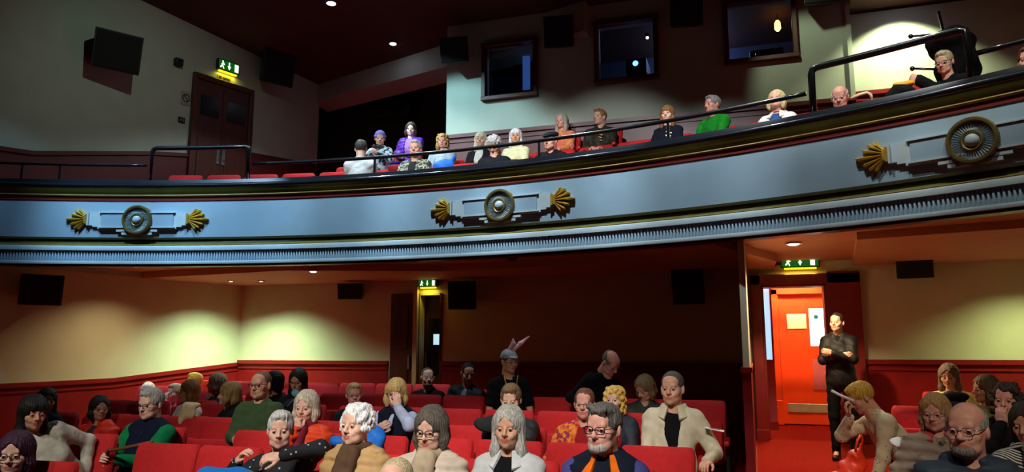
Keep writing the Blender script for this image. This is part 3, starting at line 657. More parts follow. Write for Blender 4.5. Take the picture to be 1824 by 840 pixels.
# ================================================================== SEATS
def make_seat(folded):
    r = empty('cinema_seat')
    tilt = Matrix.Rotation(R_(-11), 3, 'X')
    # backrest: padded, narrower at the foot, rounded top corners
    b = MB(); prof = []
    rows = []
    for (z, hw, th) in ((.36, .215, .035), (.40, .235, .05), (.60, .245, .062), (.80, .252, .062), (.92, .254, .056), (.965, .248, .045), (.985, .23, .026)):
        ring = []
        for (x, y) in ((-1, .0), (-.97, -.6), (-.85, -1), (0, -1.12), (.85, -1), (.97, -.6), (1, .0), (.9, .5), (0, .5), (-.9, .5)):
            ring.append(tilt @ Vector((x*hw, y*th, z-.42))+Vector((0, .23, .42)))
        rows.append(ring)
    n = 10; vs = [p for q in rows for p in q]; fs = []
    for i in range(len(rows)-1): fs += [(i*n+k, i*n+(k+1) % n, (i+1)*n+(k+1) % n, (i+1)*n+k) for k in range(n)]
    fs += [tuple(range(n))[::-1], tuple(range((len(rows)-1)*n, len(rows)*n))]
    b.add(vs, fs); b.build('backrest', m_seat, r, smooth=True)
    b = MB(); b.box(tilt @ Vector((0, .045, .22))+Vector((0, .23, .42)), (.46, .02, .56), tilt); b.build('back_shell', m_seat_sh, r, bevel=.008, seg=1)
    b = MB()
    if folded: b.box((0, .10, .60), (.44, .11, .38), Matrix.Rotation(R_(-14), 3, 'X'))
    else: b.box((0, -.03, .40), (.45, .46, .11), Matrix.Rotation(R_(-3), 3, 'X'))
    b.build('seat_cushion', m_seat, r, bevel=.035, seg=3, smooth=True)
    for s in (-1, 1):
        b = MB(); b.box((s*.262, .0, .60), (.055, .38, .05)); b.build('armrest', m_seat_arm, r, bevel=.018, seg=2, smooth=True)
        b = MB(); b.box((s*.262, .10, .29), (.035, .22, .58)); b.box((s*.262, .08, .015), (.06, .34, .03)); b.build('standard', m_steel, r, bevel=.006, seg=1)
    return r
seat_open = make_seat(False); seat_fold = make_seat(True)
SEAT_USED = {}
def place_seat(occupied, loc, rz, label, group):
    proto = seat_open if occupied else seat_fold
    key = 'o' if occupied else 'f'
    if key not in SEAT_USED: SEAT_USED[key] = 1; o = proto
    else: o = copy_tree(proto)
    o.location = loc; o.rotation_euler = (0, 0, rz); o.scale = (1, 1, .97); tag(o, label, 'seat', group)
    return o
# ================================================================== PEOPLE: a small implicit-surface modeller
def A3(v): return np.array(v, np.float32)
def _cone(P, a, b, ra, rb):
    ba = b-a; l2 = float(ba@ba)+1e-9; t = np.clip(((P-a)@ba)/l2, 0, 1)
    d = P-a-t[..., None]*ba
    return np.sqrt((d*d).sum(-1))-(ra+(rb-ra)*t)
def _ell(P, c, r, M):
    q = (P-c)
    if M is not None: q = q@M          # M columns = ellipsoid axes
    k0 = np.sqrt(((q/r)**2).sum(-1)); k1 = np.sqrt(((q/(r*r))**2).sum(-1))+1e-9
    return k0*(k0-1)/k1
def _tor(P, c, M, R, r, fl):
    q = (P-c)
    if M is not None: q = q@M
    e = np.sqrt(q[..., 0]**2+q[..., 1]**2)-R
    return np.sqrt(e*e+(q[..., 2]/fl)**2)-r
class SDF:
    """list of shapes: smooth unions and cuts, meshed by surface nets"""
    def __init__(s): s.p = []; s.lo = np.full(3, 1e9); s.hi = -s.lo
    def _bb(s, lo, hi, op):
        if op == '+': s.lo = np.minimum(s.lo, lo); s.hi = np.maximum(s.hi, hi)
        return lo, hi
    def cone(s, a, b, ra, rb, k=.02, op='+'):
        a, b = A3(a), A3(b); m = max(ra, rb); lo, hi = s._bb(np.minimum(a, b)-m, np.maximum(a, b)+m, op)
        s.p.append((lambda P: _cone(P, a, b, ra, rb), lo, hi, k, op)); return s
    def sph(s, c, r, k=.02, op='+'): return s.cone(c, c, r, r, k, op)
    def ell(s, c, r, M=None, k=.02, op='+'):
        c, r = A3(c), A3(r); m = max(r) if M is not None else r; lo, hi = s._bb(c-m, c+m, op)
        M = None if M is None else A3(M); s.p.append((lambda P: _ell(P, c, r, M), lo, hi, k, op)); return s
    def tor(s, c, M, R, r, fl=1, k=.02, op='+'):
        c = A3(c); M = None if M is None else A3(M); m = R+r*max(1, fl); lo, hi = s._bb(c-m, c+m, op)
        s.p.append((lambda P: _tor(P, c, M, R, r, fl), lo, hi, k, op)); return s
    def half(s, pt, nrm, k=.005):          # cut away everything on the side of nrm
        pt, nrm = A3(pt), A3(nrm); s.p.append((lambda P: -((P-pt)@nrm), None, None, k, '-')); return s
    def mesh(s, h, off=0, disp=None):
        pad = 2.5*h+max(off, 0); lo = s.lo-pad; hi = s.hi+pad; n = np.maximum(4, np.ceil((hi-lo)/h).astype(int)+1)
        ax = [lo[i]+h*np.arange(n[i], dtype=np.float32) for i in range(3)]
        Fd = np.full(n, 1.0, np.float32)
        for fn, l, u, k, op in s.p:
            if l is None: sl = [slice(0, m) for m in n]
            else:
                g = 3*h+k+off; i0 = np.clip(np.floor((l-g-lo)/h).astype(int), 0, n-1); i1 = np.clip(np.ceil((u+g-lo)/h).astype(int)+1, 1, n)
                if (i1 <= i0).any(): continue
                sl = [slice(i0[i], i1[i]) for i in range(3)]
            P = np.stack(np.meshgrid(ax[0][sl[0]], ax[1][sl[1]], ax[2][sl[2]], indexing='ij'), -1)
            d = fn(P); cur = Fd[tuple(sl)]
            if op == '+':
                d = d-off; hh = np.clip(k-np.abs(cur-d), 0, None)/max(k, 1e-6); Fd[tuple(sl)] = np.minimum(cur, d)-hh*hh*k*.25
            else:
                d = -d; hh = np.clip(k-np.abs(cur-d), 0, None)/max(k, 1e-6); Fd[tuple(sl)] = np.maximum(cur, d)+hh*hh*k*.25
        if disp is not None:
            P = np.stack(np.meshgrid(*ax, indexing='ij'), -1); Fd = Fd+disp(P)
        return nets(Fd, lo, h)
_CO = np.array([(i, j, k) for i in (0, 1) for j in (0, 1) for k in (0, 1)])
_ED = [(a, b) for a in range(8) for b in range(a+1, 8) if np.abs(_CO[a]-_CO[b]).sum() == 1]
def nets(Fd, lo, h):
    S = Fd < 0; c = np.zeros(np.array(Fd.shape)-1, np.int8)
    sh = c.shape
    for (i, j, k) in _CO: c += S[i:i+sh[0], j:j+sh[1], k:k+sh[2]]
    act = np.argwhere((c > 0) & (c < 8))
    if len(act) == 0: return np.zeros((0, 3)), np.zeros((0, 4), int)
    idx = np.full(sh, -1, np.int32); idx[act[:, 0], act[:, 1], act[:, 2]] = np.arange(len(act))
    vals = np.stack([Fd[act[:, 0]+o[0], act[:, 1]+o[1], act[:, 2]+o[2]] for o in _CO], 1)
    acc = np.zeros((len(act), 3), np.float32); cnt = np.zeros(len(act), np.float32)
    for a, b in _ED:
        va, vb = vals[:, a], vals[:, b]; m = (va < 0) != (vb < 0); t = np.where(m, va/np.where(m, va-vb, 1), 0)
        p = _CO[a]+t[:, None]*(_CO[b]-_CO[a]); acc += p*m[:, None]; cnt += m
    V = lo+h*(act+acc/cnt[:, None])
    Q = []
    for ax in range(3):
        s0 = [slice(None)]*3; s1 = [slice(None)]*3; s0[ax] = slice(0, -1); s1[ax] = slice(1, None)
        a, b = S[tuple(s0)], S[tuple(s1)]; e = np.argwhere(a != b); o1, o2 = (ax+1) % 3, (ax+2) % 3
        e = e[(e[:, o1] > 0) & (e[:, o2] > 0) & (e[:, o1] < sh[o1]) & (e[:, o2] < sh[o2])]
        if len(e) == 0: continue
        inside = a[e[:, 0], e[:, 1], e[:, 2]]
        def g(d1, d2):
            q = e.copy(); q[:, o1] -= d1; q[:, o2] -= d2; return idx[q[:, 0], q[:, 1], q[:, 2]]
        q = np.stack([g(1, 1), g(0, 1), g(0, 0), g(1, 0)], 1); q[~inside] = q[~inside][:, ::-1]; Q.append(q)
    Q = np.concatenate(Q); Q = Q[(Q >= 0).all(1)]
    return V, Q
class Parts:
    """gathers several vertex/quad sets with material slots into one mesh"""
    def __init__(s): s.V = []; s.Q = []; s.M = []; s.n = 0
    def add(s, V, Q, mi=0):
        if len(V) == 0: return
        s.V.append(np.asarray(V, np.float32)); s.Q.append(np.asarray(Q)+s.n); s.M.append(np.full(len(Q), mi) if np.isscalar(mi) else np.asarray(mi)); s.n += len(V)
    def obj(s, name, mats, parent):
        me = mesh_np(name, np.concatenate(s.V), np.concatenate(s.Q), mats, np.concatenate(s.M)); return link(bpy.data.objects.new(name, me), parent)
# ------------------------------------------------------------------ head (face to -Y, centre between the ears)
_HEAD = {}
def uv_ball(c, r, nu, nv):
    V = []; Q = []
    for j in range(nv+1):
        t = math.pi*j/nv
        for k in range(nu): a = 2*math.pi*k/nu; V.append((c[0]+r*math.sin(t)*math.cos(a), c[1]-r*math.cos(t), c[2]+r*math.sin(t)*math.sin(a)))
    for j in range(nv):
        for k in range(nu): Q.append((j*nu+k, j*nu+(k+1) % nu, (j+1)*nu+(k+1) % nu, (j+1)*nu+k))
    return np.array(V, np.float32), np.array(Q)
def head_template(kind, far):
    """material slots: 0 skin, 1 eye white, 2 iris, 3 lips, 4 brow"""
    key = (kind, far)
    if key in _HEAD: return _HEAD[key]
    f = kind in ('f', 'of'); old = kind in ('om', 'of')
    s = SDF(); jw = .047 if f else .054
    s.ell((0, .014, .036), (.075, .094, .085), k=.02)
    s.ell((0, -.026, -.022), (.064, .066, .086), k=.03)
    s.ell((0, -.040, -.078), (jw, .048, .036), k=.03)
    s.sph((0, -.078, -.097), .017 if f else .021, k=.022)
    for sx in (-1, 1):
        s.sph((sx*.043, -.060, -.026), .024, k=.02)
        if old: s.sph((sx*.036, -.055, -.075), .024, k=.02)
        s.sph((sx*.0315, -.103, -.002), .0145, k=.016, op='-')
    s.cone((-.036, -.080, .022), (.036, -.080, .022), .012 if f else .014, .012 if f else .014, k=.014)
    s.ell((0, -.055, .055), (.05, .035, .03), k=.03)
    s.cone((0, -.091, .010), (0, -.114, -.028), .0075, .0115 if f else .0135, k=.012)
    for sx in (-1, 1): s.sph((sx*.0125, -.102, -.033), .008, k=.008)
    s.ell((0, -.084, -.058), (.026, .016, .022), k=.015)
    for sx in (-1, 1):
        s.cone((0, -.0965, -.0610), (sx*.021, -.089, -.0580), .0052, .0032, k=.005)
        s.cone((0, -.0945, -.0725), (sx*.018, -.089, -.0655), .0062, .0038, k=.006)
        s.cone((0, -.105, -.0672), (sx*.026, -.098, -.0605), .003, .0026, k=.004, op='-')
        s.sph((sx*.034, -.078, -.045), .012, k=.014)
    for sx in (-1, 1): s.ell((sx*.077, .012, -.008), (.012, .019, .032), Matrix.Rotation(R_(sx*18), 3, 'Z'), k=.008)
    s.cone((0, .018, -.06), (0, .03, -.16), .052 if f else .06, .05 if f else .06, k=.03)
    s.half((0, 0, -.15), (0, 0, -1))
    V, Q = s.mesh(.0068 if far else .0048)
    c = V[Q].mean(1); mi = np.zeros(len(Q), int)
    front = c[:, 1] < -.078
    lip = front & (np.abs(c[:, 0]) < .025*(1-.0) ) & (c[:, 2] < -.0545) & (c[:, 2] > -.079) & (np.abs(c[:, 0]) < .027-np.abs(c[:, 2]+.0665-6*c[:, 0]**2)*1.1) & (c[:, 1] < -.085)
    mi[lip] = 3
    bz = .0235-np.clip(np.abs(c[:, 0])-.03, 0, 1)*.25
    brow = front*0 + (c[:, 1] < -.06) & (np.abs(c[:, 0]) > .012) & (np.abs(c[:, 0]) < .052) & (np.abs(c[:, 2]-bz) < .0052)
    mi[brow] = 4
    P = Parts(); P.add(V, Q, mi)
    for sx in (-1, 1):
        v, q = uv_ball((sx*.0315, -.0805, -.001), .0135, 12, 10); cc = v[q].mean(1)-np.array((sx*.0315, -.0805, -.001)); m = np.ones(len(q), int)
        m[(cc[:, 1] < -.0135*.80)] = 2; P.add(v, q, m)
        v, q = uv_ball((sx*.0315, -.0805, -.001), .0150, 12, 10); cc = v[q].mean(1)-np.array((sx*.0315, -.0805, -.001)); keep = (cc[:, 2] > .0044) | (cc[:, 2] < -.0066)
        P.add(v, q[keep], 0)
    r = (np.concatenate(P.V), np.concatenate(P.Q), np.concatenate(P.M)); _HEAD[key] = r; return r
# ------------------------------------------------------------------ hair
_HAIR = {}
def scalp(s, a, k=.02): return s.ell((0, .014, .036), (.075+a, .094+a, .085+a), k=k)
def face_cut(s, w=.066, top=.105, k=.012): return s.ell((0, -.112, -.032), (w, .078, top), k=k, op='-')
def hair_template(kind, far):
    key = (kind, far)
    if key in _HAIR: return _HAIR[key]
    rng = random.Random(hash(kind) % 1000 if False else sum(map(ord, kind))); s = SDF(); h = .010 if far else .0065
    base, fr = kind.split('+')[0], '+fringe' in kind
    if base == 'short':
        scalp(s, .012); s.ell((0, -.03, .095), (.06, .07, .035), k=.02); face_cut(s, .068, .105)
        for sx in (-1, 1): s.ell((sx*.09, -.01, -.04), (.03, .05, .055), k=.01, op='-')
        s.half((0, 0, -.055), (0, .25, -1))
    elif base == 'crop':
        scalp(s, .007); face_cut(s, .07, .112)
        for sx in (-1, 1): s.ell((sx*.09, -.01, -.035), (.03, .05, .055), k=.01, op='-')
        s.half((0, 0, -.05), (0, .25, -1))
    elif base == 'bald':
        scalp(s, .008); face_cut(s, .08, .13); s.ell((0, -.035, .095), (.088, .115, .085), k=.01, op='-')
        for sx in (-1, 1): s.ell((sx*.09, -.01, -.035), (.026, .045, .05), k=.01, op='-')
        s.half((0, 0, -.055), (0, .2, -1))
    elif base == 'fuzz':
        scalp(s, .003); face_cut(s, .075, .125); s.half((0, 0, -.03), (0, .3, -1))
    elif base in ('bob', 'long', 'wavy'):
        dn = {'bob': -.105, 'long': -.235, 'wavy': -.21}[base]
        scalp(s, .022)
        for sx in (-1, 1):
            s.cone((sx*.062, .005, .03), (sx*.078, -.012, dn*.55), .036, .032, k=.03); s.cone((sx*.078, -.012, dn*.55), (sx*.075, -.025, dn), .032, .018, k=.03)
        s.ell((0, .06, -.03), (.082, .055, .10), k=.03); s.ell((0, .07, dn*.6), (.085, .042, abs(dn)*.5), k=.03)
        face_cut(s, .058, .100); s.ell((0, -.10, -.12), (.05, .08, .08), k=.012, op='-')
        s.ell((0, -.02, -.16), (.045, .06, .12), k=.01, op='-')
        if base == 'wavy':
            for i in range(46):
                a = rng.uniform(-2.2, 2.2); z = rng.uniform(dn, .05); rr = .088
                s.sph((rr*math.sin(a), .01+rr*math.cos(a), z), rng.uniform(.014, .022), k=.008)
    elif base in ('curly', 'perm', 'bigcurl'):
        scalp(s, {'curly': .012, 'perm': .014, 'bigcurl': .016}[base])
        if base != 'perm':
            for sx in (-1, 1): s.cone((sx*.065, .01, .02), (sx*.075, .01, -.12 if base == 'bigcurl' else -.08), .035, .03, k=.03)
            s.ell((0, .06, -.04), (.085, .05, .10), k=.03)
        face_cut(s, .060, .098)
        zmin = {'curly': -.09, 'perm': -.045, 'bigcurl': -.14}[base]; N = {'curly': 130, 'perm': 150, 'bigcurl': 170}[base]
        for i in range(N):
            z = rng.uniform(zmin, .115); a = rng.uniform(-math.pi, math.pi)
            if z > .03: t = min(1, (z-.03)/.1); rr = math.sqrt(max(.02, 1-t*t))
            else: rr = 1
            ex = .012 if base == 'perm' else .018
            p = Vector((rr*(.076+ex)*math.sin(a), .014+rr*(.094+ex)*math.cos(a), z))
            if p.y < -.035 and abs(p.x) < .062 and z < .068: continue
            s.sph(p, rng.uniform(.014, .023) if base != 'perm' else rng.uniform(.012, .019), k=.006)
    elif base == 'tied':
        scalp(s, .009); face_cut(s, .066, .105); s.half((0, 0, -.06), (0, .35, -1)); s.sph((0, .115, .0), .034, k=.015); s.cone((0, .125, -.01), (0, .12, -.12), .026, .014, k=.02)
        for sx in (-1, 1): s.ell((sx*.09, -.01, -.04), (.024, .04, .05), k=.01, op='-')
    elif base == 'quiff':
        scalp(s, .010); s.ell((.01, -.045, .092), (.060, .060, .030), k=.025); face_cut(s, .066, .108)
        for i in range(20): s.sph((rng.uniform(-.055, .055), rng.uniform(-.09, .02), rng.uniform(.100, .116)), .012, k=.008)
        for sx in (-1, 1): s.ell((sx*.09, -.01, -.04), (.03, .05, .055), k=.01, op='-')
        s.half((0, 0, -.055), (0, .25, -1))
    elif base == 'beanie':
        scalp(s, .016); s.half((0, 0, .028), (0, -.15, -1)); s.tor((0, .005, .034), Matrix.Rotation(R_(8), 3, 'X'), .09, .012, k=.01)
    elif base == 'flatcap':
        s.ell((0, .005, .088), (.100, .122, .044), Matrix.Rotation(R_(10), 3, 'X'), k=.02); s.ell((0, -.10, .058), (.062, .052, .012), Matrix.Rotation(R_(12), 3, 'X'), k=.012); s.tor((0, .01, .06), None, .085, .012, k=.012)
    elif base == 'beret':
        s.ell((.01, .015, .09), (.115, .125, .045), Matrix.Rotation(R_(-8), 3, 'Y'), k=.02); s.tor((0, .012, .06), None, .084, .012, k=.012); s.sph((.01, .015, .138), .008, k=.006)
    if fr: s.ell((0, -.078, .058), (.058, .026, .036), k=.015); s.ell((0, -.088, .040), (.05, .014, .02), k=.01)
    def strands(P):
        f = np.arctan2(P[..., 0], P[..., 1]-.0)
        return .0022*np.sin(26*f+5*np.sin(3*f)+22*P[..., 2])+.0016*np.sin(47*f+31*P[..., 2])+.0015*np.sin(70*P[..., 0]+50*P[..., 1])
    V, Q = s.mesh(h, 0, strands if base not in ('beanie', 'flatcap', 'beret', 'fuzz', 'crop') else None); _HAIR[key] = (V, Q); return V, Q
# ------------------------------------------------------------------ hand: wrist at 0, fingers to +Y, palm to -Z, thumb on +X
_HAND = {}
def hand_template(pose, far):
    key = (pose, far)
    if key in _HAND: return _HAND[key]
    curl = {'relaxed': 28, 'fist': 78, 'open': 10}[pose]; s = SDF()
    s.cone((0, -.03, 0), (0, .015, 0), .026, .026, k=.01)
    s.ell((0, .052, 0), (.041, .052, .0165), k=.012); s.ell((.022, .035, -.008), (.02, .03, .014), k=.012)
    for i, (x, L) in enumerate(((.029, .070), (.0098, .079), (-.0098, .074), (-.0285, .058))):
        p = Vector((x, .092-abs(x)*.16, .002)); a = R_(6); d0 = x*.9
        for j, (fr, cm) in enumerate(((.44, 1.0), (.31, 1.25), (.25, .9))):
            a += R_(curl*(cm if j else .9)); q = p+Vector((d0*.12, math.cos(a), -math.sin(a)))*(L*fr)
            r0 = .0092-.0009*j-(.001 if i == 3 else 0); s.cone(p, q, r0, r0-.0008, k=.003); p = q
    p = Vector((.026, .022, -.006)); a = [(.62, .74, -.25), (.25, .92, -.35), (-.05, .9, -.45)] if pose != 'fist' else [(.55, .7, -.45), (-.15, .8, -.55), (-.6, .6, -.45)]
    for j, L in enumerate((.04, .032, .024)):
        q = p+Vector(a[j]).normalized()*L; s.cone(p, q, .0125-.0015*j, .011-.0012*j, k=.005); p = q
    _HAND[key] = s.mesh(.0075 if far else .0052); return _HAND[key]
# ------------------------------------------------------------------ glasses
def glasses_mesh(key='dark'):
    n = 'glasses_'+key
    if n in bpy.data.meshes: return bpy.data.meshes[n]
    b = MB()
    for sx in (-1, 1):
        pts = []
        for i in range(14):
            a = 2*math.pi*i/14; c, s_ = math.cos(a), math.sin(a); e = .62
            pts.append((sx*.033+.0265*math.copysign(abs(c)**e, c), -.111+abs(sx*.033+.0265*c)*.10, -.002+.0185*math.copysign(abs(s_)**e, s_)))
        b.tube(pts, .0026 if key == 'dark' else .0017, 5, True)
        b.tube([(sx*.060, -.104, .006), (sx*.079, -.085, .008), (sx*.082, .005, .012), (sx*.080, .03, -.006)], .0024, 5)
    b.tube([(-.008, -.1105, .002), (0, -.114, .006), (.008, -.1105, .002)], .0024, 5)
    me = b.mesh(n, m_black if key == 'dark' else m_chrome, smooth='all'); me.name = n; return me
# ------------------------------------------------------------------ the figure
def ik(S, H, l1, l2, hint):
    d = H-S; L = d.length
    if L > (l1+l2)*.995: H = S+d.normalized()*(l1+l2)*.995; d = H-S; L = d.length
    L = max(L, abs(l1-l2)+.01)
    u = d.normalized(); a = (l1*l1-l2*l2+L*L)/(2*L); hgt = math.sqrt(max(0, l1*l1-a*a))
    n = hint-u*hint.dot(u); n.normalize(); return S+u*a+n*hgt, H
def np3(M): return np.array(M, np.float32)
PEOPLE = []
SKIN = {'fair': (226, 178, 154), 'pink': (222, 160, 140), 'tan': (212, 158, 128), 'pale': (232, 196, 178), 'brown': (168, 116, 88)}
def person(label, px, ey, v=None, r=None, ha=0, hp=0, hr=0, body=None, lean=10, side=0, arms=('lap', 'lap'), kind='f', hair=('bob', (120, 90, 60)), skin='fair',
           top=('sweater', (60, 60, 70)), inner=(20, 20, 24), pants=(28, 30, 40), glasses=None, beard=None, sc=None, stand=False, girth=1.0, extra=(), short=None, hand='relaxed', hint=None, shoes=(16, 16, 18), fz=None, hs=1.0):
    sc = sc or (1.0 if kind in ('m', 'om') else .95)
    E = onv(px, ey, v) if v is not None else onarc(px, ey, AR+r)
    dep = depth(E); far = dep > 7.0
    phc = math.atan2(-E.x, E.y)
    fdef = 0.0 if v is not None else math.atan2(-(E.x-ACU), (E.y-ACV))
    phb = phc+R_(body) if body is not None else fdef
    phh = phc+R_(ha)
    if fz is None: fz = floor_z(v) if v is not None else (3.22 if r < 1.3 else 3.5 if r < 2.2 else 3.9)
    Hm = Matrix.Rotation(phh-phb, 3, 'Z') @ Matrix.Rotation(R_(-hp), 3, 'X') @ Matrix.Rotation(R_(hr), 3, 'Y')
    t = Vector((math.sin(R_(side)), math.sin(R_(lean)), 1)); t.normalize()
    xa = Vector((1, 0, 0)); xa = (xa-t*xa.dot(t)).normalized(); ya = t.cross(xa)          # torso axes
    Mt = Matrix((xa, ya, t)).transposed()
    N_ = t*.50*sc
    HC = N_+(t*.065+Vector((0, -.035, .105)))*sc
    hsz = (1.0 if kind in ('m', 'om') else .95)*hs
    eye = HC+Hm @ Vector((0, -.085, 0))*hsz
    base = Vector((E.x, E.y, 0))-rotz(phb) @ Vector((eye.x, eye.y, 0))
    hipz = E.z-eye.z-fz
    if stand: hipz = max(hipz, .6)
    root = empty('person', (base.x, base.y, fz), phb); tag(root, label, 'person')
    hip = Vector((0, 0, hipz)); G = girth
    T = lambda x, y, z: hip+Mt @ Vector((x, y, z))*sc
    # joints
    SW = 1.0 if kind in ('m', 'om') else .90
    sh = {s: T(s*.165*SW, .0, .43) for s in (-1, 1)}; neck = hip+N_; hc = hip+HC
    arm = {}
    for s, a in zip((-1, 1), arms):
        palm = Vector((0, 0, -1)); hd = None; hi = Vector((s*.7, .25, -1))
        if a == 'lap': H = hip+Vector((s*.07, -.26, .12))*sc
        elif a == 'rest': H = hip+Vector((s*.26, -.20, .16))*sc
        elif a == 'down': H = hip+Vector((s*.25, -.06, -.08))*sc; hi = Vector((s*.4, 1, 0)); palm = Vector((-s, 0, 0))
        elif a == 'cross': H = T(-s*.045, -.20-(.035 if s > 0 else 0), .25+(.035 if s > 0 else 0)); hi = Vector((s*1, .0, -.7)); palm = Vector((0, 1, 0))
        elif a == 'clasp': H = hip+Vector((s*.03, -.24, .2))*sc; palm = Vector((-s, .5, -.3))
        elif a == 'chest': H = T(s*.06, -.22, .32); palm = Vector((0, 1, 0)); hi = Vector((s*1, 0, -.8))
        elif a == 'chin': H = hc+Hm @ Vector((s*.015, -.150, -.165))*sc; palm = None; hd = Hm @ Vector((0, .10, 1)); hi = Vector((s*.8, -.2, -1))
        elif a == 'face': H = hc+Hm @ Vector((s*.05, -.165, -.10))*sc; palm = None; hd = Hm @ Vector((-s*.12, .15, 1)); hi = Vector((s*1, -.2, -1))
        else:
            a = tuple(a) if not isinstance(a[0], str) else a
            H = hip+Vector(a[:3])*sc
            if len(a) > 3: hi = Vector(a[3])
            if len(a) > 4: palm = Vector(a[4])
        if hint and s in hint: hi = Vector(hint[s])
        el, H = ik(sh[s], H, .275*sc, .245*sc, hi)
        fd = (H-el).normalized() if hd is None else hd.normalized()
        if palm is None: palm = (hc-H)
        arm[s] = (el, H, fd, palm)
    legs = {}
    for s in (-1, 1):
        hj = hip+Vector((s*.09*sc, 0, -.02))
        if stand: kn = Vector((s*.10, -.02, hipz*.52)); an = Vector((s*.105, .02, .08))
        else:
            kn = Vector((s*.13, -.43*sc, min(hipz-.02, hipz*.5+.27))); an = Vector((s*.12, -.46*sc, .08)); 
        legs[s] = (hj, kn, an)
    # ---- body: one continuous skin mesh
    bs = SDF()
    bs.ell(T(0, 0, .06), (.14*sc*G, .10*sc*G, .13*sc), Mt, .05); bs.ell(T(0, 0, .30), (.14*sc, .095*sc, .19*sc), Mt, .05)
    bs.cone(sh[-1], sh[1], .05*sc, .05*sc, .05); bs.cone(T(0, .01, .44), hc+Vector((0, .012, -.06)), .064*hsz, .055*hsz, .04)
    for s in (-1, 1):
        el, H, fd, _ = arm[s]; bs.cone(sh[s], el, .046*sc, .038*sc, .02); bs.cone(el, H-fd*.02, .037*sc, .026*sc, .02)
        hj, kn, an = legs[s]; bs.cone(hj, kn, .075*sc, .055*sc, .03); bs.cone(kn, an, .052*sc, .036*sc, .02); bs.cone(an, an+Vector((0, -.13, -.045)), .036, .03, .02)
    B = Parts(); V, Q = bs.mesh(.022 if not far else .028); B.add(V, Q, 0)
    Hn = np3(Hm)*hsz
    hV, hQ, hM = head_template(kind, far); B.add(hV@Hn.T+np3(hc), hQ, hM)
    for s in (-1, 1):
        el, H, fd, palm = arm[s]
        y = fd; z = -(palm-y*palm.dot(y))
        if z.length < 1e-3: z = Vector((0, 0, 1))
        z.normalize(); x = y.cross(z)
        hp_ = hand if isinstance(hand, str) else hand[0 if s < 0 else 1]
        V, Q = hand_template(hp_, far); V = V.copy()
        # a left hand (s>0) has its thumb on the mirrored side
        if s > 0: V[:, 0] *= -1; Q = Q[:, ::-1]
        V = V[:, :1]*np3(x)+V[:, 1:2]*np3(y)+V[:, 2:3]*np3(z); B.add(V*sc*.98+np3(H), Q, 0)
    sk = skinmat(SKIN[skin]); hcol = hair[1]
    brow = hairmat(tuple(int(c*.62) for c in (hcol if hair[0] not in ('beanie',) else (110, 100, 90))))
    B.obj('body', [sk, mat('eye_white', (168, 158, 150), .35), mat('iris', (44, 40, 36), .2), mat('lips_'+skin+('m' if kind in ('m', 'om') else 'f'), tuple(int(a*b) for a, b in zip(SKIN[skin], (.90, .74, .72) if kind in ('m', 'om') else (.88, .62, .62))), .45), brow], root)
    # ---- hair / hats
    hk, hcl = hair[0], hair[1]
    if hk:
        V, Q = hair_template(hk, far); P = Parts(); P.add(V@Hn.T+np3(hc), Q)
        nm = {'beanie': 'headscarf', 'flatcap': 'flat_cap', 'beret': 'beret'}.get(hk, 'hair')
        P.obj(nm, [hairmat(hcl) if nm == 'hair' else cloth(hcl)], root)
        if len(hair) > 2:
            V, Q = hair_template(hair[2], far); P = Parts(); P.add(V@Hn.T+np3(hc), Q); P.obj('hair', [hairmat(hair[3])], root)
    if beard:
        s = SDF(); s.ell((0, -.060, -.088), (.053, .053, .036), k=.02); s.ell((0, -.085, -.052), (.03, .016, .010), k=.01)
        s.ell((0, -.1, -.066), (.022, .02, .008), k=.004, op='-')
        V, Q = s.mesh(.006); P = Parts(); P.add(V@Hn.T+np3(hc), Q); P.obj('beard', [hairmat(beard)], root)
    if glasses:
        o = link(bpy.data.objects.new('glasses', glasses_mesh(glasses)), root)
        o.matrix_local = Matrix.LocRotScale(hc, Hm.to_quaternion(), (hsz*.96, hsz, hsz*.94))
    # ---- top
    tk, tc = top[0], top[1]
    off = {'sweater': .010, 'tee': .006, 'jacket': .014, 'puffer': .024, 'vest': .022, 'coat': .016, 'fleece': .014}[tk]
    h = .0145 if not far else .019
    cs = SDF()
    def torso(c, o, low=-.10):
        c.ell(T(0, -.01*G, .07), ((.155*G+o)*sc, (.115*G+o)*sc, (.19+o)*sc), Mt, .05)
        c.ell(T(0, -.015 if kind in ('f', 'of') else 0, .30), ((.152*(.6+.4*G)+o)*sc, (.112+o)*sc, (.20+o)*sc), Mt, .05)
        c.cone(T(-.140*SW, .01, .425), T(.140*SW, .01, .425), (.054+o)*sc, (.054+o)*sc, .045)
        for s in (-1, 1): c.cone(T(s*.02, .018, .505), T(s*.14*SW, .01, .44), (.046+o)*sc, (.045+o)*sc, .04)
        if kind in ('f', 'of'):
            for s in (-1, 1): c.sph(T(s*.07, -.085, .27), (.052+o)*sc, .05)
        if stand or low < -.11: c.ell(T(0, 0, -.06), ((.165*G+o)*sc, (.12+o)*sc, (.13+o)*sc), Mt, .05)
    def sleeves(c, o):
        for s in (-1, 1):
            el, H, fd, _ = arm[s]; c.cone(sh[s], el, (.052+o)*sc, (.044+o)*sc, .03); c.cone(el, H-(H-el).normalized()*.012, (.043+o)*sc, (.032+o*.8)*sc, .025)
            c.cone(sh[s]-t*.0, sh[s]+(el-sh[s])*.3, (.054+o)*sc, (.050+o)*sc, .04)
    pm = top[2] if len(top) > 2 and top[2] is not None else None
    def folds(amp=.0035, q=False):
        ph = random.uniform(0, 6)
        def d(P):
            x, y, z = P[..., 0], P[..., 1], P[..., 2]
            f = amp*(np.sin(38*x+23*z+ph)*np.sin(31*z-17*y+ph*2)+.6*np.sin(61*z+40*y+30*x))
            if q: f = f-.018*(np.abs(np.sin(z*math.pi/.066+.5*np.sin(9*x+4*y)))-.6)
            return f
        return d
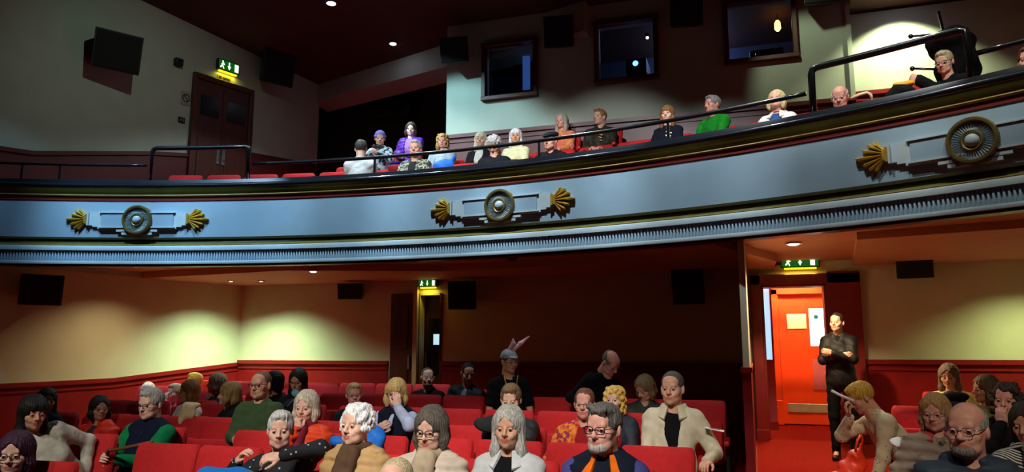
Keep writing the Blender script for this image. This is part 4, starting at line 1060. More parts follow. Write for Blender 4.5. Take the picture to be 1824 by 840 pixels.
    shell = {'puffer': 'shell', 'jacket': 'shell', 'coat': 'knit', 'vest': 'knit', 'fleece': 'knit'}.get(tk, 'knit')
    if tk in ('sweater', 'tee', 'fleece'):
        torso(cs, off)
        if tk != 'tee': sleeves(cs, off)
        else:
            for s in (-1, 1): cs.cone(sh[s], sh[s]+(arm[s][0]-sh[s])*.75, .062*sc, .06*sc, .03)
        if tk == 'fleece' or 'roll' in extra: cs.tor(T(0, .02, .515), Mt, .062*sc, .018, 1.7, .015)
        else: cs.tor(T(0, .012, .50), Mt, .066*sc, .011, 1, .012)
        cs.cone(T(0, -.01, .56), T(0, -.03, .66), .052*sc, .06*sc, .008, '-')
        V, Q = cs.mesh(h, 0, folds()); P = Parts(); P.add(V, Q); P.obj('t_shirt' if tk == 'tee' else 'sweater', [pm or cloth(tc)], root)
    else:
        # inner garment with or without sleeves
        ii = SDF(); torso(ii, .008); ii.tor(T(0, .012, .515), Mt, .060*sc, .012, 2.0 if 'polo' in extra else 1.2, .012); ii.cone(T(0, -.01, .57), T(0, -.03, .68), .05*sc, .06*sc, .008, '-')
        if tk == 'vest': sleeves(ii, .014)
        V, Q = ii.mesh(h, 0, folds(.002)); P = Parts(); P.add(V, Q); P.obj('shirt', [cloth(inner) if not isinstance(inner, bpy.types.Material) else inner], root)
        torso(cs, off+.004, -.2 if stand else -.10)
        if tk != 'vest': sleeves(cs, off)
        else:
            for s in (-1, 1): cs.cone(T(s*.09, .01, .455), T(s*.125, .005, .43), .086*sc, .086*sc, .03)
        cs.tor(T(0, .025, .515), Mt, .078*sc, .020, 2.0 if tk in ('coat', 'puffer') else 1.5, .02)
        vw = {'jacket': .05, 'puffer': .05, 'vest': .02, 'coat': .05}[tk]
        if 'closed' not in extra:
            a_, b_ = T(0, -.10, .60), T(0, -.16, .10 if 'open' in extra else .26)
            cs.cone(a_, b_, (vw+.03)*sc, .012 if 'open' not in extra else .035, .008, '-')
        else: cs.cone(T(0, -.06, .60), T(0, -.12, .44), .07*sc, .015, .008, '-')
        cs.cone(T(0, .0, .56), T(0, -.02, .70), .056*sc, .07*sc, .008, '-')
        V, Q = cs.mesh(h, 0, folds(.004, tk == 'puffer')); P = Parts(); P.add(V, Q); P.obj({'vest': 'gilet', 'coat': 'coat', 'puffer': 'quilted_jacket'}.get(tk, 'jacket'), [pm or cloth(tc, shell)], root)
    for e in extra:
        if isinstance(e, tuple) and e[0] == 'scarf':
            s = SDF(); s.tor(T(0, .0, .525), Mt, .074*sc, .030, 1.1, .02)
            for sx in (-1, 1): s.cone(T(sx*.035, -.115, .49), T(sx*.045, -.185*(.5+.5*G), .26), .036, .034, .03)
            V, Q = s.mesh(h, 0, folds(.005)); P = Parts(); P.add(V, Q); P.obj('scarf', [e[1] if isinstance(e[1], bpy.types.Material) else cloth(e[1])], root)
        if isinstance(e, tuple) and e[0] == 'collar':
            k_ = e[2] if len(e) > 2 else 1.0; b = MB(); n_ = 15
            for sx in (-1, 1):
                vs = []
                for i_ in range(n_):
                    f_ = i_/(n_-1); a_ = R_(90-sx*0)+0; a_ = math.pi/2-sx*f_*R_(158)      # from the nape round to the front
                    fr_ = max(0, f_-.45)/.55
                    for (rr_, zz_) in ((.066, .50), (.074, .560-.03*fr_), (.084+.004*k_, .560-.035*fr_), (.112+.034*fr_*k_, .500-.075*fr_*k_), (.104+.034*fr_*k_, .488-.075*fr_*k_), (.078, .535-.03*fr_)):
                        vs.append(T(rr_*math.cos(a_)*1.08, .018+rr_*math.sin(a_)*(1+.12*fr_), zz_))
                b.add(vs, [(i_*6+q, i_*6+(q+1) % 6, (i_+1)*6+(q+1) % 6, (i_+1)*6+q) for i_ in range(n_-1) for q in range(6)]+[tuple(range(6)), tuple(range((n_-1)*6, n_*6))])
            b.build('collar', cloth(e[1]), root, smooth=True)
        if isinstance(e, tuple) and e[0] == 'hood':
            s = SDF(); s.ell(T(0, .10, .50), (.11, .06, .085), Mt, .03); s.tor(T(0, .05, .52), Mt, .085, .026, 1.4, .02); V, Q = s.mesh(h, 0, folds(.004)); P = Parts(); P.add(V, Q); P.obj('hood', [cloth(e[1])], root)
        if isinstance(e, tuple) and e[0] == 'lanyard':
            b = MB(); pts = []
            for k in range(9):
                f_ = k/8; sx = 1-2*f_; pts.append(T(sx*.075, -.135-.02*(1-abs(sx)), .50-.28*(1-abs(sx))**.8))
            b.tube(pts, .006, 5); b.build('lanyard', cloth(e[1]), root, smooth='all')
            b = MB(); b.box(T(0, -.165, .19), (.06, .004, .085)); b.build('badge', m_white, root)
        if isinstance(e, tuple) and e[0] == 'print':
            b = MB(); rg = random.Random(px)
            for (x, z) in ((.03, .30), (.05, .34), (.075, .29), (.055, .25), (.09, .33), (.035, .36), (.08, .24)):
                x *= e[2] if len(e) > 2 else 1
                b.box(T(x, -.148, z), (.022+.01*rg.random(), .006, .012+.012*rg.random()), Matrix.Rotation(rg.uniform(-.8, .8), 3, 'Y'))
            b.build('shirt_print', e[1], root)
        if isinstance(e, tuple) and e[0] == 'mask':
            s = SDF(); s.ell((.015, -.105, -.115), (.05, .03, .042), Matrix.Rotation(R_(20), 3, 'Y'), .01); V, Q = s.mesh(.008); P = Parts(); P.add(V@Hn.T+np3(hc), Q); P.obj('face_mask', [cloth((120, 170, 180))], root)
        if e == 'rabbit':
            s = SDF(); scalp(s, .016); s.half((0, 0, .03), (0, -.1, -1)); s.ell((0, -.085, .05), (.055, .045, .012), None, .01); V, Q = s.mesh(.008); P = Parts(); P.add(V@Hn.T+np3(hc), Q); hat = P.obj('rabbit_hat', [cloth((150, 160, 164))], root)
            for (p0, p1, p2) in (((-.02, .0, .11), (.03, -.02, .19), (.02, -.02, .245)), ((.03, .01, .10), (.13, .0, .19), (.24, .01, .27))):
                s = SDF(); s.cone(p0, p1, .022, .026, .02); s.cone(p1, p2, .026, .010, .02); V, Q = s.mesh(.007); P = Parts(); V = V.copy(); P.add(V@Hn.T+np3(hc), Q); P.obj('ear', [cloth((214, 160, 166))], hat)
    # ---- trousers, shoes
    ls = SDF(); ls.ell(hip+Vector((0, 0, .0)), (.165*sc*G, .125*sc*G, .12*sc), None, .05)
    for s in (-1, 1):
        hj, kn, an = legs[s]; ls.cone(hj, kn, .092*sc, .068*sc, .03); ls.cone(kn, an, .066*sc, .052*sc if stand else .05*sc, .02)
    V, Q = ls.mesh(.022 if not stand else .016, 0, folds(.004)); P = Parts(); P.add(V, Q); P.obj('trousers', [cloth(pants)], root)
    if stand:
        for s in (-1, 1):
            a_ = legs[s][2]; ss = SDF(); ss.cone(a_+Vector((0, 0, .02)), a_+Vector((0, .01, -.045)), .05, .042, .02); ss.cone(a_+Vector((0, 0, -.045)), a_+Vector((0, -.15, -.052)), .040, .034, .02); ss.half((0, 0, .0), (0, 0, -1))
            V, Q = ss.mesh(.010); P = Parts(); P.add(V, Q); P.obj('boot', [cloth(shoes, 'leather')], root)
    # where the person sits, for the seats
    P0 = base
    PEOPLE.append(dict(x=base.x, y=base.y, z=fz, v=v, r=r, short=short or label, stand=stand, root=root))
    return root, T, hc, Hm, arm
# ================================================================== THE AUDIENCE
G_WHITE, G_GREY, G_SILVER = (226, 224, 218), (150, 146, 138), (196, 194, 190)
BLOND, DBLOND, BROWN, DARK, GOLD, GINGER = (206, 172, 112), (150, 122, 82), (84, 56, 36), (26, 20, 18), (216, 164, 70), (170, 116, 64)
BLACK = (16, 16, 18)
pat_orange = mat_pattern('crochet_orange', 'voronoi', [(0, (214, 92, 20)), (.3, (170, 30, 60)), (.5, (230, 140, 40)), (.72, (150, 40, 90)), (.86, (236, 120, 30))], 42)
pat_camo = mat_pattern('camo_print', 'noise', [(0, (40, 46, 36)), (.44, (96, 100, 84)), (.53, (180, 178, 160)), (.6, (60, 62, 48))], 16)
pat_spot = mat_pattern('spotted_knit', 'spots', [(0, (40, 30, 24)), (.16, (214, 198, 160))], 34)
pat_stripe = mat_pattern('striped_knit', 'dstripe', [(0, (22, 22, 24)), (.5, (210, 206, 196))], 22)
pat_nordic = mat_pattern('nordic_knit', 'spots', [(0, (170, 170, 176)), (.17, (16, 17, 24))], 26)
pat_blue = mat_pattern('blue_white_print', 'noise', [(0, (20, 26, 40)), (.45, (150, 186, 200)), (.6, (210, 222, 226))], 14)
pat_pink = mat_pattern('sunset_print', 'noise', [(0, (226, 150, 60)), (.45, (226, 110, 90)), (.6, (230, 160, 150))], 12)
# ---- stalls, nearest rows
person('purple-haired woman in glasses, cut off at bottom left corner', 18, 812, 3.2, ha=-18, kind='f', hair=('bob', (58, 24, 46)), skin='fair', glasses='dark', top=('sweater', (70, 30, 60)), short='purple-haired woman')
person('bald head with pale fuzz at the bottom edge, in front of puffy-coat woman', 690, 868, 3.2, ha=-25, kind='om', hair=('fuzz', (200, 180, 140)), skin='fair', top=('sweater', (60, 60, 66)), short='bald man at bottom edge')
person('woman with dark fringe in baggy cream sweater leaning on her seat', 66, 738, 4.1, ha=18, hp=-6, kind='f', hair=('long+fringe', DARK), skin='tan', top=('sweater', (206, 202, 182)), lean=-4, side=-34, body=22, arms=('lap', (.17, -.02, .10, (1, .2, .5), (-1, 0, 0))), girth=1.2, short='woman in cream sweater', extra=())
person('short grey-haired woman in black patterned sweater with raised hands', 497, 768, 4.1, ha=-6, kind='of', hair=('short', (204, 202, 196)), skin='fair', top=('sweater', (18, 18, 24), pat_nordic), arms=((-.14, -.22, .49, (-.8, 0, -.8), (.6, .3, -.8)), (.17, -.20, .54, (1, .0, .5), (-.6, .2, -.8))), lean=6, short='grey-haired woman in black sweater', extra=('roll',))
person('woman with curly white hair in tan quilted jacket and brown scarf', 620, 758, 4.05, ha=-38, kind='of', hair=('perm', (250, 250, 246)), skin='fair', top=('puffer', (178, 142, 92)), inner=(60, 44, 34), extra=(('scarf', (84, 62, 44)),), girth=1.1, body=-30, short='white-haired woman in tan jacket', hs=1.05)
person('woman with dark glasses and grey-brown bob in puffy cream coat', 758, 770, 4.05, ha=-24, hp=-8, kind='of', hair=('bob', (92, 84, 74)), skin='fair', glasses='dark', top=('puffer', (206, 188, 168)), inner=(196, 150, 140), extra=('open', ('scarf', (180, 160, 134))), girth=1.15, short='woman in puffy cream coat', hs=1.05)
person('smiling woman with long silver hair, white denim jacket and black rollneck', 900, 764, 4.1, ha=-14, kind='f', hair=('long', (176, 172, 162)), skin='tan', top=('jacket', (196, 198, 196)), inner=BLACK, extra=('open', 'polo', ('collar', (204, 206, 204))), short='silver-haired woman in white jacket')
person('bearded man in dark glasses wearing navy gilet over purple hoodie', 1062, 765, 3.95, ha=-28, kind='om', hair=('quiff', (104, 98, 92)), skin='pink', glasses='dark', beard=(176, 168, 158), top=('vest', (20, 26, 40)), inner=(70, 70, 130), extra=(('collar', (236, 110, 20), 1.2), ('hood', (66, 66, 84))), girth=1.15, short='bearded man in navy gilet', hs=1.06)
person('balding man with grey beard in dark blue quilted jacket, lower right', 1712, 767, 4.1, ha=-16, kind='om', hair=('bald', G_GREY), skin='pink', glasses='thin', beard=(130, 122, 114), top=('puffer', (48, 60, 74)), inner=(26, 28, 34), extra=('closed',), girth=1.2, short='balding man in blue quilted jacket', hs=1.06)
# ---- stalls, second and third rows
person('man with grey hair and dark glasses in green sweater and navy gilet', 256, 722, 5.0, ha=-42, hp=-6, kind='om', hair=('short', (168, 164, 154)), skin='fair', glasses='dark', top=('vest', (18, 24, 44)), inner=(16, 120, 70), arms=((-.05, -.30, .27, (-.7, .3, -1), (1, .5, -.3)), (.04, -.29, .26, (.7, .3, -1), (-1, .5, -.3))), lean=14, body=-42, pants=(120, 150, 190), short='man in green sweater')
person('woman with long grey-blonde hair in orange jacket, hand over mouth', 538, 727, 5.0, ha=-24, hp=-4, kind='f', hair=('bob', (196, 184, 162)), skin='fair', top=('puffer', (226, 66, 20)), inner=(120, 30, 50), arms=('chin', 'lap'), extra=(('scarf', (120, 34, 56)),), hand=('fist', 'relaxed'), short='woman in orange jacket')
person('dark-haired woman in bright orange puffer jacket behind the cream sweater', 181, 728, 5.9, ha=14, kind='f', hair=('bob', (32, 24, 22)), skin='tan', glasses='thin', top=('puffer', (232, 52, 26)), inner=(60, 60, 70), short='woman in orange puffer')
person('barely lit dark-haired woman behind the cream sweater woman', 86, 714, 5.9, ha=10, kind='f', hair=('long', (22, 17, 15)), skin='brown', top=('coat', (30, 24, 24)), short='dark-haired woman in shadow')
person('stout bald man in glasses and olive green fleece, arms folded low', 455, 686, 5.9, ha=-34, kind='om', hair=('fuzz', (120, 90, 66)), skin='tan', glasses='dark', top=('fleece', (66, 84, 54)), arms=('clasp', 'lap'), lean=16, girth=1.28, body=-30, short='stout man in green fleece', hs=1.05)
person('blonde woman in navy gilet and striped shirt wiping her eye', 702, 702, 5.9, ha=-12, hp=-5, kind='f', hair=('bob+fringe', (196, 164, 104)), skin='fair', glasses='dark', top=('vest', (18, 22, 38)), inner=(176, 186, 212), arms=('chest', 'face'), hand=('relaxed', 'relaxed'), short='blonde woman wiping her eye')
person('brown-haired man in dark jacket pressing a fist to his eye', 907, 716, 5.9, ha=-10, hp=-12, kind='m', hair=('short', (120, 92, 62)), skin='fair', top=('jacket', (38, 38, 36)), inner=(24, 24, 26), arms=('lap', 'face'), hand=('relaxed', 'fist'), short='man with fist at his eye')
person('smiling person in glasses with tied brown hair and orange crochet jacket', 1038, 720, 5.9, ha=-10, kind='m', hair=('tied', (110, 66, 44)), skin='pink', glasses='thin', top=('jacket', (214, 92, 20), pat_orange), inner=(150, 30, 34), extra=('open',), arms=('rest', 'lap'), short='person in orange crochet jacket', hs=.98)
person('smiling grey-haired man in cream jacket over black tee at the aisle', 1192, 692, 5.9, ha=-16, kind='m', hair=('crop', (84, 78, 72)), skin='tan', top=('jacket', (206, 194, 164)), inner=BLACK, extra=('open', ('collar', (208, 196, 166))), arms=('lap', 'rest'), girth=1.05, short='man in cream jacket', hs=1.05)
person('short blonde woman in glasses and dark coat behind the white-haired woman', 632, 704, 6.8, ha=6, kind='of', hair=('short', (190, 160, 108)), skin='pink', glasses='thin', top=('coat', (26, 28, 34)), inner=(40, 40, 46), short='short blonde woman in glasses')
person('smiling woman with big curly blonde hair in dark denim jacket', 1090, 712, 6.8, ha=-16, kind='f', hair=('bigcurl', (222, 178, 92)), skin='fair', top=('jacket', (36, 44, 56)), inner=(80, 80, 86), short='curly blonde woman')
person('woman in dark clothes with glasses and face mask under her chin', 525, 681, 6.8, ha=-24, hp=-12, kind='f', hair=('long', (24, 19, 18)), skin='tan', glasses='dark', top=('coat', (20, 18, 22)), inner=(20, 18, 22), arms=('clasp', 'clasp'), extra=(('mask',),), short='woman with face mask')
person('dark-haired head turned away behind the man in green fleece', 476, 680, 7.3, ha=-120, kind='f', hair=('bob', (24, 20, 18)), skin='tan', top=('coat', (24, 20, 20)), short='dark head behind green fleece')
person('person with dark blonde bob and black coat turned away at left', 394, 702, 6.4, ha=-105, kind='f', hair=('bob', (150, 118, 72)), skin='tan', top=('coat', (18, 18, 18)), body=-80, short='dark-blonde person in black coat')
person('tall grey-blonde woman in grey jacket looking left, back left corner', 373, 683, 7.5, ha=-100, kind='f', hair=('bob', (166, 150, 112)), skin='tan', top=('jacket', (64, 66, 68)), body=-60, short='tall grey-blonde woman')
person('brown-blonde woman in white top seen in profile, left rows', 323, 697, 6.9, ha=-80, kind='f', hair=('bob', (150, 100, 52)), skin='tan', top=('sweater', (232, 226, 214)), body=-60, short='woman in white top in profile')
person('person in bright pink jacket with hand raised to the face', 302, 700, 8.0, ha=-60, kind='f', hair=('short', (190, 150, 110)), skin='pink', top=('jacket', (232, 96, 130)), inner=(230, 160, 160), arms=('lap', 'face'), body=-40, short='person in pink jacket')
person('golden-haired person seen behind the profile woman at left wall', 336, 679, 8.7, ha=-110, kind='f', hair=('short', (218, 168, 60)), skin='tan', top=('sweater', (190, 60, 80)), body=-60, short='golden-haired person')
person('brightly lit white-haired bald man in white top by left wall', 258, 696, 8.0, ha=-20, kind='om', hair=('bald', (236, 232, 222)), skin='pale', top=('jacket', (236, 214, 208)), inner=(226, 180, 176), short='white-haired man by left wall')
# ---- stalls, back rows
person('dimly lit bearded man in glasses before the dark doors', 764, 672, 8.6, ha=12, kind='m', hair=('fuzz', (60, 46, 40)), skin='tan', glasses='thin', beard=(90, 80, 74), top=('sweater', (14, 14, 16)), short='dim bearded man')
person('dimly lit man in black shirt left of the rabbit-ear hat', 836, 668, 8.2, ha=10, hp=-14, kind='m', hair=('crop', (30, 26, 24)), skin='tan', top=('jacket', (16, 16, 18)), inner=(150, 150, 150), side=8, short='dim man in black shirt')
person('man in grey hat with pink rabbit ears, black tee and gold lanyard', 914, 645, 7.7, ha=30, hp=-6, kind='m', hair=('crop', (80, 66, 56)), skin='tan', glasses='thin', top=('tee', (14, 14, 15)), arms=('down', 'down'), extra=('rabbit', ('lanyard', (200, 130, 40)), ('print', mat('print_white', (210, 214, 210), .7))), stand=True, fz=-.18, body=10, short='man in rabbit-ear hat')
person('bald man in black bowing forward over the curly blonde woman', 1096, 655, 7.7, ha=48, hp=-38, kind='om', hair=('bald', (120, 110, 102)), skin='pink', glasses='thin', top=('sweater', (12, 12, 14)), lean=-26, side=22, body=20, arms=('lap', 'lap'), stand=True, fz=-.1, short='bowing bald man')
person('person with long grey-brown hair in olive jacket looking down', 1141, 698, 7.7, ha=-36, hp=-26, kind='om', hair=('bob', (140, 118, 84)), skin='tan', top=('jacket', (50, 52, 44)), inner=(60, 66, 54), short='person in olive jacket')
# ---- right block
person('woman in grey quilted jacket and pink scarf with ginger-grey hair', 1661, 738, 5.6, ha=-14, hp=-4, kind='of', hair=('bob', (168, 128, 80)), skin='pink', glasses='thin', top=('puffer', (150, 132, 116)), inner=(60, 60, 60), extra=('closed', ('collar', (196, 70, 76), .4)), arms=('rest', 'lap'), short='woman in grey quilted jacket')
person('person in round black beret behind the grey quilted jacket', 1684, 729, 6.5, ha=-30, kind='f', hair=('beret', (16, 14, 14), 'bob', (30, 24, 22)), skin='tan', top=('coat', (22, 20, 20)), short='person in black beret')
person('woman in pale yellow top with long hair leaning back at right', 1688, 672, 8.6, ha=-10, hp=-8, kind='f', hair=('wavy', (120, 104, 90)), skin='tan', top=('sweater', (216, 206, 120)), arms=('rest', 'rest'), body=-10, short='woman in yellow top', hs=1.0)
person('person with brown hair and dim face behind balding man', 1739, 693, 7.6, ha=-60, kind='f', hair=('bob', (84, 62, 42)), skin='brown', top=('sweater', (92, 88, 50)), short='dim brown-haired person')
person('person with dark curly hair and black jacket, hand at chin', 1788, 713, 6.3, ha=-12, kind='m', hair=('curly', (60, 46, 36)), skin='pink', top=('coat', (20, 18, 18)), arms=('chin', 'lap'), short='curly-haired person in black')
person('woman with striped scarf cut off by the right edge', 1822, 760, 5.2, ha=-20, hp=-10, kind='f', hair=('bob', (52, 40, 32)), skin='tan', top=('sweater', (200, 196, 186), pat_stripe), extra=(('scarf', pat_stripe),), short='woman with striped scarf')
# woman in the doorway, standing with crossed arms
person('woman in black jacket standing arms crossed in the red doorway', 1486, 573, 9.75, ha=-22, hp=4, kind='f', hair=('tied', (44, 32, 28)), skin='fair', top=('jacket', (16, 15, 17)), inner=(28, 26, 28), arms=('cross', 'cross'), pants=(12, 12, 14), stand=True, lean=0, body=-8, extra=('closed',), short='woman in doorway')
# blonde woman bending over in the aisle
BW = person('blonde woman in spotted cream sweater stooping over in the aisle', 1519, 716, 6.6, ha=-75, hp=-30, kind='f', hair=('short', (204, 158, 62)), skin='tan', top=('sweater', (214, 198, 160), pat_spot), lean=-60, side=-8, body=-66, arms=('face', (.10, -.44, -.18, (.3, .6, .6))), pants=(16, 16, 18), stand=True, hand='relaxed', short='stooping blonde woman')
# ---- gallery
person('person with dark grey tufted hair turned away in balcony front row', 645, 268, r=.8, ha=170, body=160, kind='m', hair=('quiff', (62, 60, 54)), skin='fair', top=('sweater', (206, 204, 198)), short='tuft-haired person')
person('person in blue-violet headscarf and patterned top holding binoculars', 677, 246, r=1.6, ha=0, hp=-12, kind='of', hair=('beanie', (110, 112, 176)), skin='fair', top=('jacket', (150, 186, 200), pat_blue), inner=(20, 26, 36), arms=('chest', 'chest'), sc=.9, short='person in blue headscarf')
person('woman in purple jacket with brown hair, top row of balcony', 731, 229, r=2.55, ha=-6, hp=-4, kind='f', hair=('bob', (70, 46, 36)), skin='pale', top=('puffer', (96, 46, 176)), inner=(180, 130, 200), extra=('open',), pants=(30, 70, 190), short='woman in purple jacket')
person('grey-haired man in camouflage jacket, balcony front row', 737, 263, r=.8, ha=-14, kind='om', hair=('short', (178, 168, 150)), skin='pink', top=('jacket', (90, 92, 76), pat_camo), inner=(36, 38, 34), extra=('open',), short='man in camouflage jacket')
person('short blonde woman in pale blue cardigan on balcony', 787, 250, r=1.6, ha=-8, hp=-8, kind='of', hair=('bigcurl', (176, 138, 78)), skin='pink', top=('jacket', (150, 176, 190)), inner=(176, 196, 206), extra=('open',), short='woman in pale blue cardigan', hs=.95)
person('smiling woman with straight white-blonde hair and black coat on balcony', 855, 247, r=1.6, ha=-10, kind='f', hair=('long+fringe', (228, 216, 182)), skin='fair', top=('coat', (22, 22, 28)), inner=(206, 206, 200), extra=('open',), short='white-blonde woman in black coat')
person('bowed head of curly grey hair in balcony front row', 877, 263, r=.8, ha=-20, hp=-40, kind='om', hair=('perm', (180, 176, 172)), skin='tan', top=('sweater', (24, 22, 28)), short='bowed grey-haired person')
person('woman with long bright white hair and fringe in pale yellow cardigan', 918, 241, r=1.6, ha=-4, kind='of', hair=('long+fringe', (240, 240, 236)), skin='tan', top=('sweater', (212, 214, 168)), short='white-haired woman in yellow cardigan')
person('man in dark flat cap, balcony front row', 975, 250, r=.8, ha=-34, hp=-4, kind='om', hair=('flatcap', (30, 36, 40), 'crop', (90, 84, 78)), skin='pink', top=('coat', (20, 20, 24)), inner=(24, 24, 28), extra=('closed',), short='man in flat cap')
person('woman with curly grey hair and sunset coloured top on upper balcony', 996, 214, r=2.3, ha=-30, kind='f', hair=('wavy', (164, 158, 144)), skin='pink', top=('sweater', (226, 130, 90), pat_pink), short='curly-haired woman in sunset top')
person('young man with light brown hair in olive bomber jacket on balcony', 1062, 207, r=2.2, ha=-42, kind='m', hair=('quiff', (150, 112, 66)), skin='fair', top=('jacket', (44, 42, 30)), inner=(22, 20, 20), extra=(('print', mat('print_gold', (190, 150, 60), .6), .5),), body=-10, short='young man in olive jacket')
person('smiling woman with long brown hair and printed black tee on balcony', 1186, 201, r=1.6, ha=-14, kind='f', hair=('long+fringe', (130, 88, 50)), skin='fair', top=('tee', (16, 18, 30)), extra=(('print', mat('print_white', (210, 214, 210), .7)),), short='woman in printed black tee')
person('man with grey hair in green hoodie looking left on balcony', 1260, 186, r=1.6, ha=-52, kind='om', hair=('short', (136, 132, 126)), skin='pink', top=('fleece', (24, 130, 36)), extra=(('hood', (24, 126, 36)),), body=-40, short='man in green hoodie')
person('blonde woman in cream jacket looking up, balcony front row', 1380, 173, r=.8, ha=-14, hp=14, kind='of', hair=('bob', (200, 178, 124)), skin='pink', top=('jacket', (214, 210, 196)), inner=(40, 70, 130), extra=('open', ('collar', (216, 212, 198))), short='blonde woman in cream jacket', girth=1.1)
person('balding grey-haired man in glasses looking down at balcony right', 1494, 174, r=.8, ha=-8, hp=-18, kind='om', hair=('bald', (190, 184, 176)), skin='pink', glasses='thin', top=('sweater', (90, 20, 24)), short='balding man at balcony right')
person('person in dark glasses leaning forward with bare outstretched arm, balcony right', 1677, 112, r=1.15, ha=-20, hp=-16, kind='of', hair=('short', (178, 164, 130)), skin='fair', glasses='dark', top=('tee', (20, 20, 20)), arms=((-.40, -.30, .34, (-.3, -.2, 1)), 'lap'), lean=-14, side=-6, body=-25, short='leaning person at balcony right', fz=3.5)
person('person at the far right end of the balcony, partly cut off', 1829, 105, r=.8, ha=-10, kind='m', hair=('short', (90, 60, 40)), skin='pink', top=('coat', (26, 22, 22)), short='person at balcony far right')
# ================================================================== SEATS UNDER AND AROUND THEM
G1 = 'red stalls seats'; G2 = 'red balcony seats'
def fill_row(people, key, lo, hi, pitch, make, empty_at):
    us = sorted([(p[key], p) for p in people], key=lambda q: q[0]); kept = []
    for u, p in us:
        if kept and u-kept[-1][0] < .42*pitch/.53: continue
        kept.append((u, p))
    anchors = [(lo-pitch*.5, None)]+kept+[(hi+pitch*.5, None)]
    for i, (u, p) in enumerate(anchors):
        if p is not None: make(u, p)
        if i+1 < len(anchors):
            w_ = anchors[i+1][0]; gap = w_-u
            if p is None and anchors[i+1][1] is None: n = int(gap/pitch)-1; st = pitch; s0 = u+pitch
            elif p is None: n = int((gap-.25*pitch)/pitch); st = -pitch; s0 = w_-pitch
            elif anchors[i+1][1] is None: n = int((gap-.25*pitch)/pitch); st = pitch; s0 = u+pitch
            else: n = int(round(gap/pitch))-1; st = gap/(n+1) if n > 0 else 0; s0 = u+st
            for k in range(max(0, n)):
                nb = anchors[i+1][1] if st < 0 or (p is not None and anchors[i+1][1] is not None and k >= n/2) else p
                if p is None and nb is None: nb = None
                side = 'left' if (nb is not None and nb is anchors[i+1][1]) else 'right'
                cnt = (k+1) if (st < 0 or side == 'right') else n-k
                empty_at(s0+st*k, nb, side, cnt)
ORD = ['first', 'second', 'third', 'fourth', 'fifth', 'sixth', 'seventh', 'eighth', 'ninth', 'tenth', 'eleventh', 'twelfth']
def yaw_at(u): return R_(min(14, max(0, (-3.2-u)*5)))
ROWS = [(3.2, (-6.2, -1.0)), (4.1, (-6.4, -.45)), (5.0, (-7.0, -.40)), (5.9, (-7.2, -.38)), (6.8, (-7.4, -.35)), (7.7, (-7.6, -.35)), (8.6, (-7.8, -6.6))]
seated = [p for p in PEOPLE if not p['stand']]
for (v, (lo, hi)) in ROWS:
    pp = [p for p in seated if p['v'] is not None and p['x'] < 0 and abs(p['v']-v) <= .45]
    fz_ = floor_z(v)
    def mk(u, p, v=v, fz_=fz_): place_seat(True, (u, p['y']-.06, floor_z(p['y'])), yaw_at(u) if p['v'] == v else p['root'].rotation_euler.z*.3+yaw_at(u)*.7, 'red cinema seat occupied by the '+p['short'], G1)
    def em(u, nb, side, cnt, v=v, fz_=fz_):
        x, y = topix((u, v, fz_+.9))
        if y > 850 or x < {3.2: 100, 4.1: 215, 5.0: 415}.get(v, -30): return
        place_seat(False, (u, v-.06, fz_), yaw_at(u), ('empty red stalls seat, %s to the %s of the %s' % (ORD[min(cnt, 12)-1], side, nb['short'])) if nb else 'empty red stalls seat at back', G1)
    fill_row(pp, 'x', lo, hi, .53, mk, em)
for (v, (lo, hi)) in ((4.1, (1.3, 2.0)), (5.4, (1.0, 2.6)), (6.4, (1.15, 3.0)), (7.6, (1.3, 3.4)), (8.6, (1.5, 3.6))):
    pp = [p for p in seated if p['v'] is not None and p['x'] > 0 and abs(p['v']-v) <= .45]
    def mk(u, p): place_seat(True, (u, p['y']-.06, floor_z(p['y'])), R_(-10), 'red cinema seat occupied by the '+p['short'], G1)
    def em(u, nb, side, cnt, v=v): place_seat(False, (u, v-.06, floor_z(v)), R_(-10), ('empty red stalls seat, %s to the %s of the %s' % (ORD[min(cnt, 12)-1], side, nb['short'])) if nb else 'empty red stalls seat in right block', G1)
    fill_row(pp, 'x', lo, hi, .53, mk, em)
for p in PEOPLE:
    if p['v'] is None: p['th'] = math.atan2(p['root'].location.x-ACU, p['root'].location.y-ACV)
for (r_, z_, lo, hi) in ((.8, 3.22, -19, 30), (1.6, 3.5, -9.5, 26), (2.35, 3.9, -8.5, -4.6)):
    pp = [p for p in seated if p['v'] is None and abs(p['r']-r_) < .36]
    pt = .56/(AR+r_)
    def sl(th, r_=r_, z_=z_): return arcp(th, AR+r_+(.03 if r_ < 2 else -.14), z_)
    def mk(u, p): place_seat(True, sl(u), -u, 'red balcony seat occupied by the '+p['short'], G2)
    def em(u, nb, side, cnt, r_=r_):
        x, y = topix(sl(u)+V_Z*.9)
        if x < -30 or r_ > 2: return
        place_seat(False, sl(u), -u, ('empty red balcony seat, %s to the %s of the %s' % (ORD[min(cnt, 12)-1], side, nb['short'])) if nb else 'empty red balcony seat', G2)
    fill_row(pp, 'th', R_(lo), R_(hi), pt, mk, em)
# ================================================================== THINGS
def soft(name, fn, h, m, loc, label, cat, rz=0, disp=None):
    s = SDF(); fn(s); V, Q = s.mesh(h, 0, disp); r = empty(name, loc, rz); tag(r, label, cat); P = Parts(); P.add(V, Q); P.obj('cloth', [m], r); return r
def wob(a=.006, f=30):
    def d(P): return a*(np.sin(f*P[..., 0]+1.3*f*P[..., 2])+np.sin(1.7*f*P[..., 1]-f*P[..., 2]))
    return d
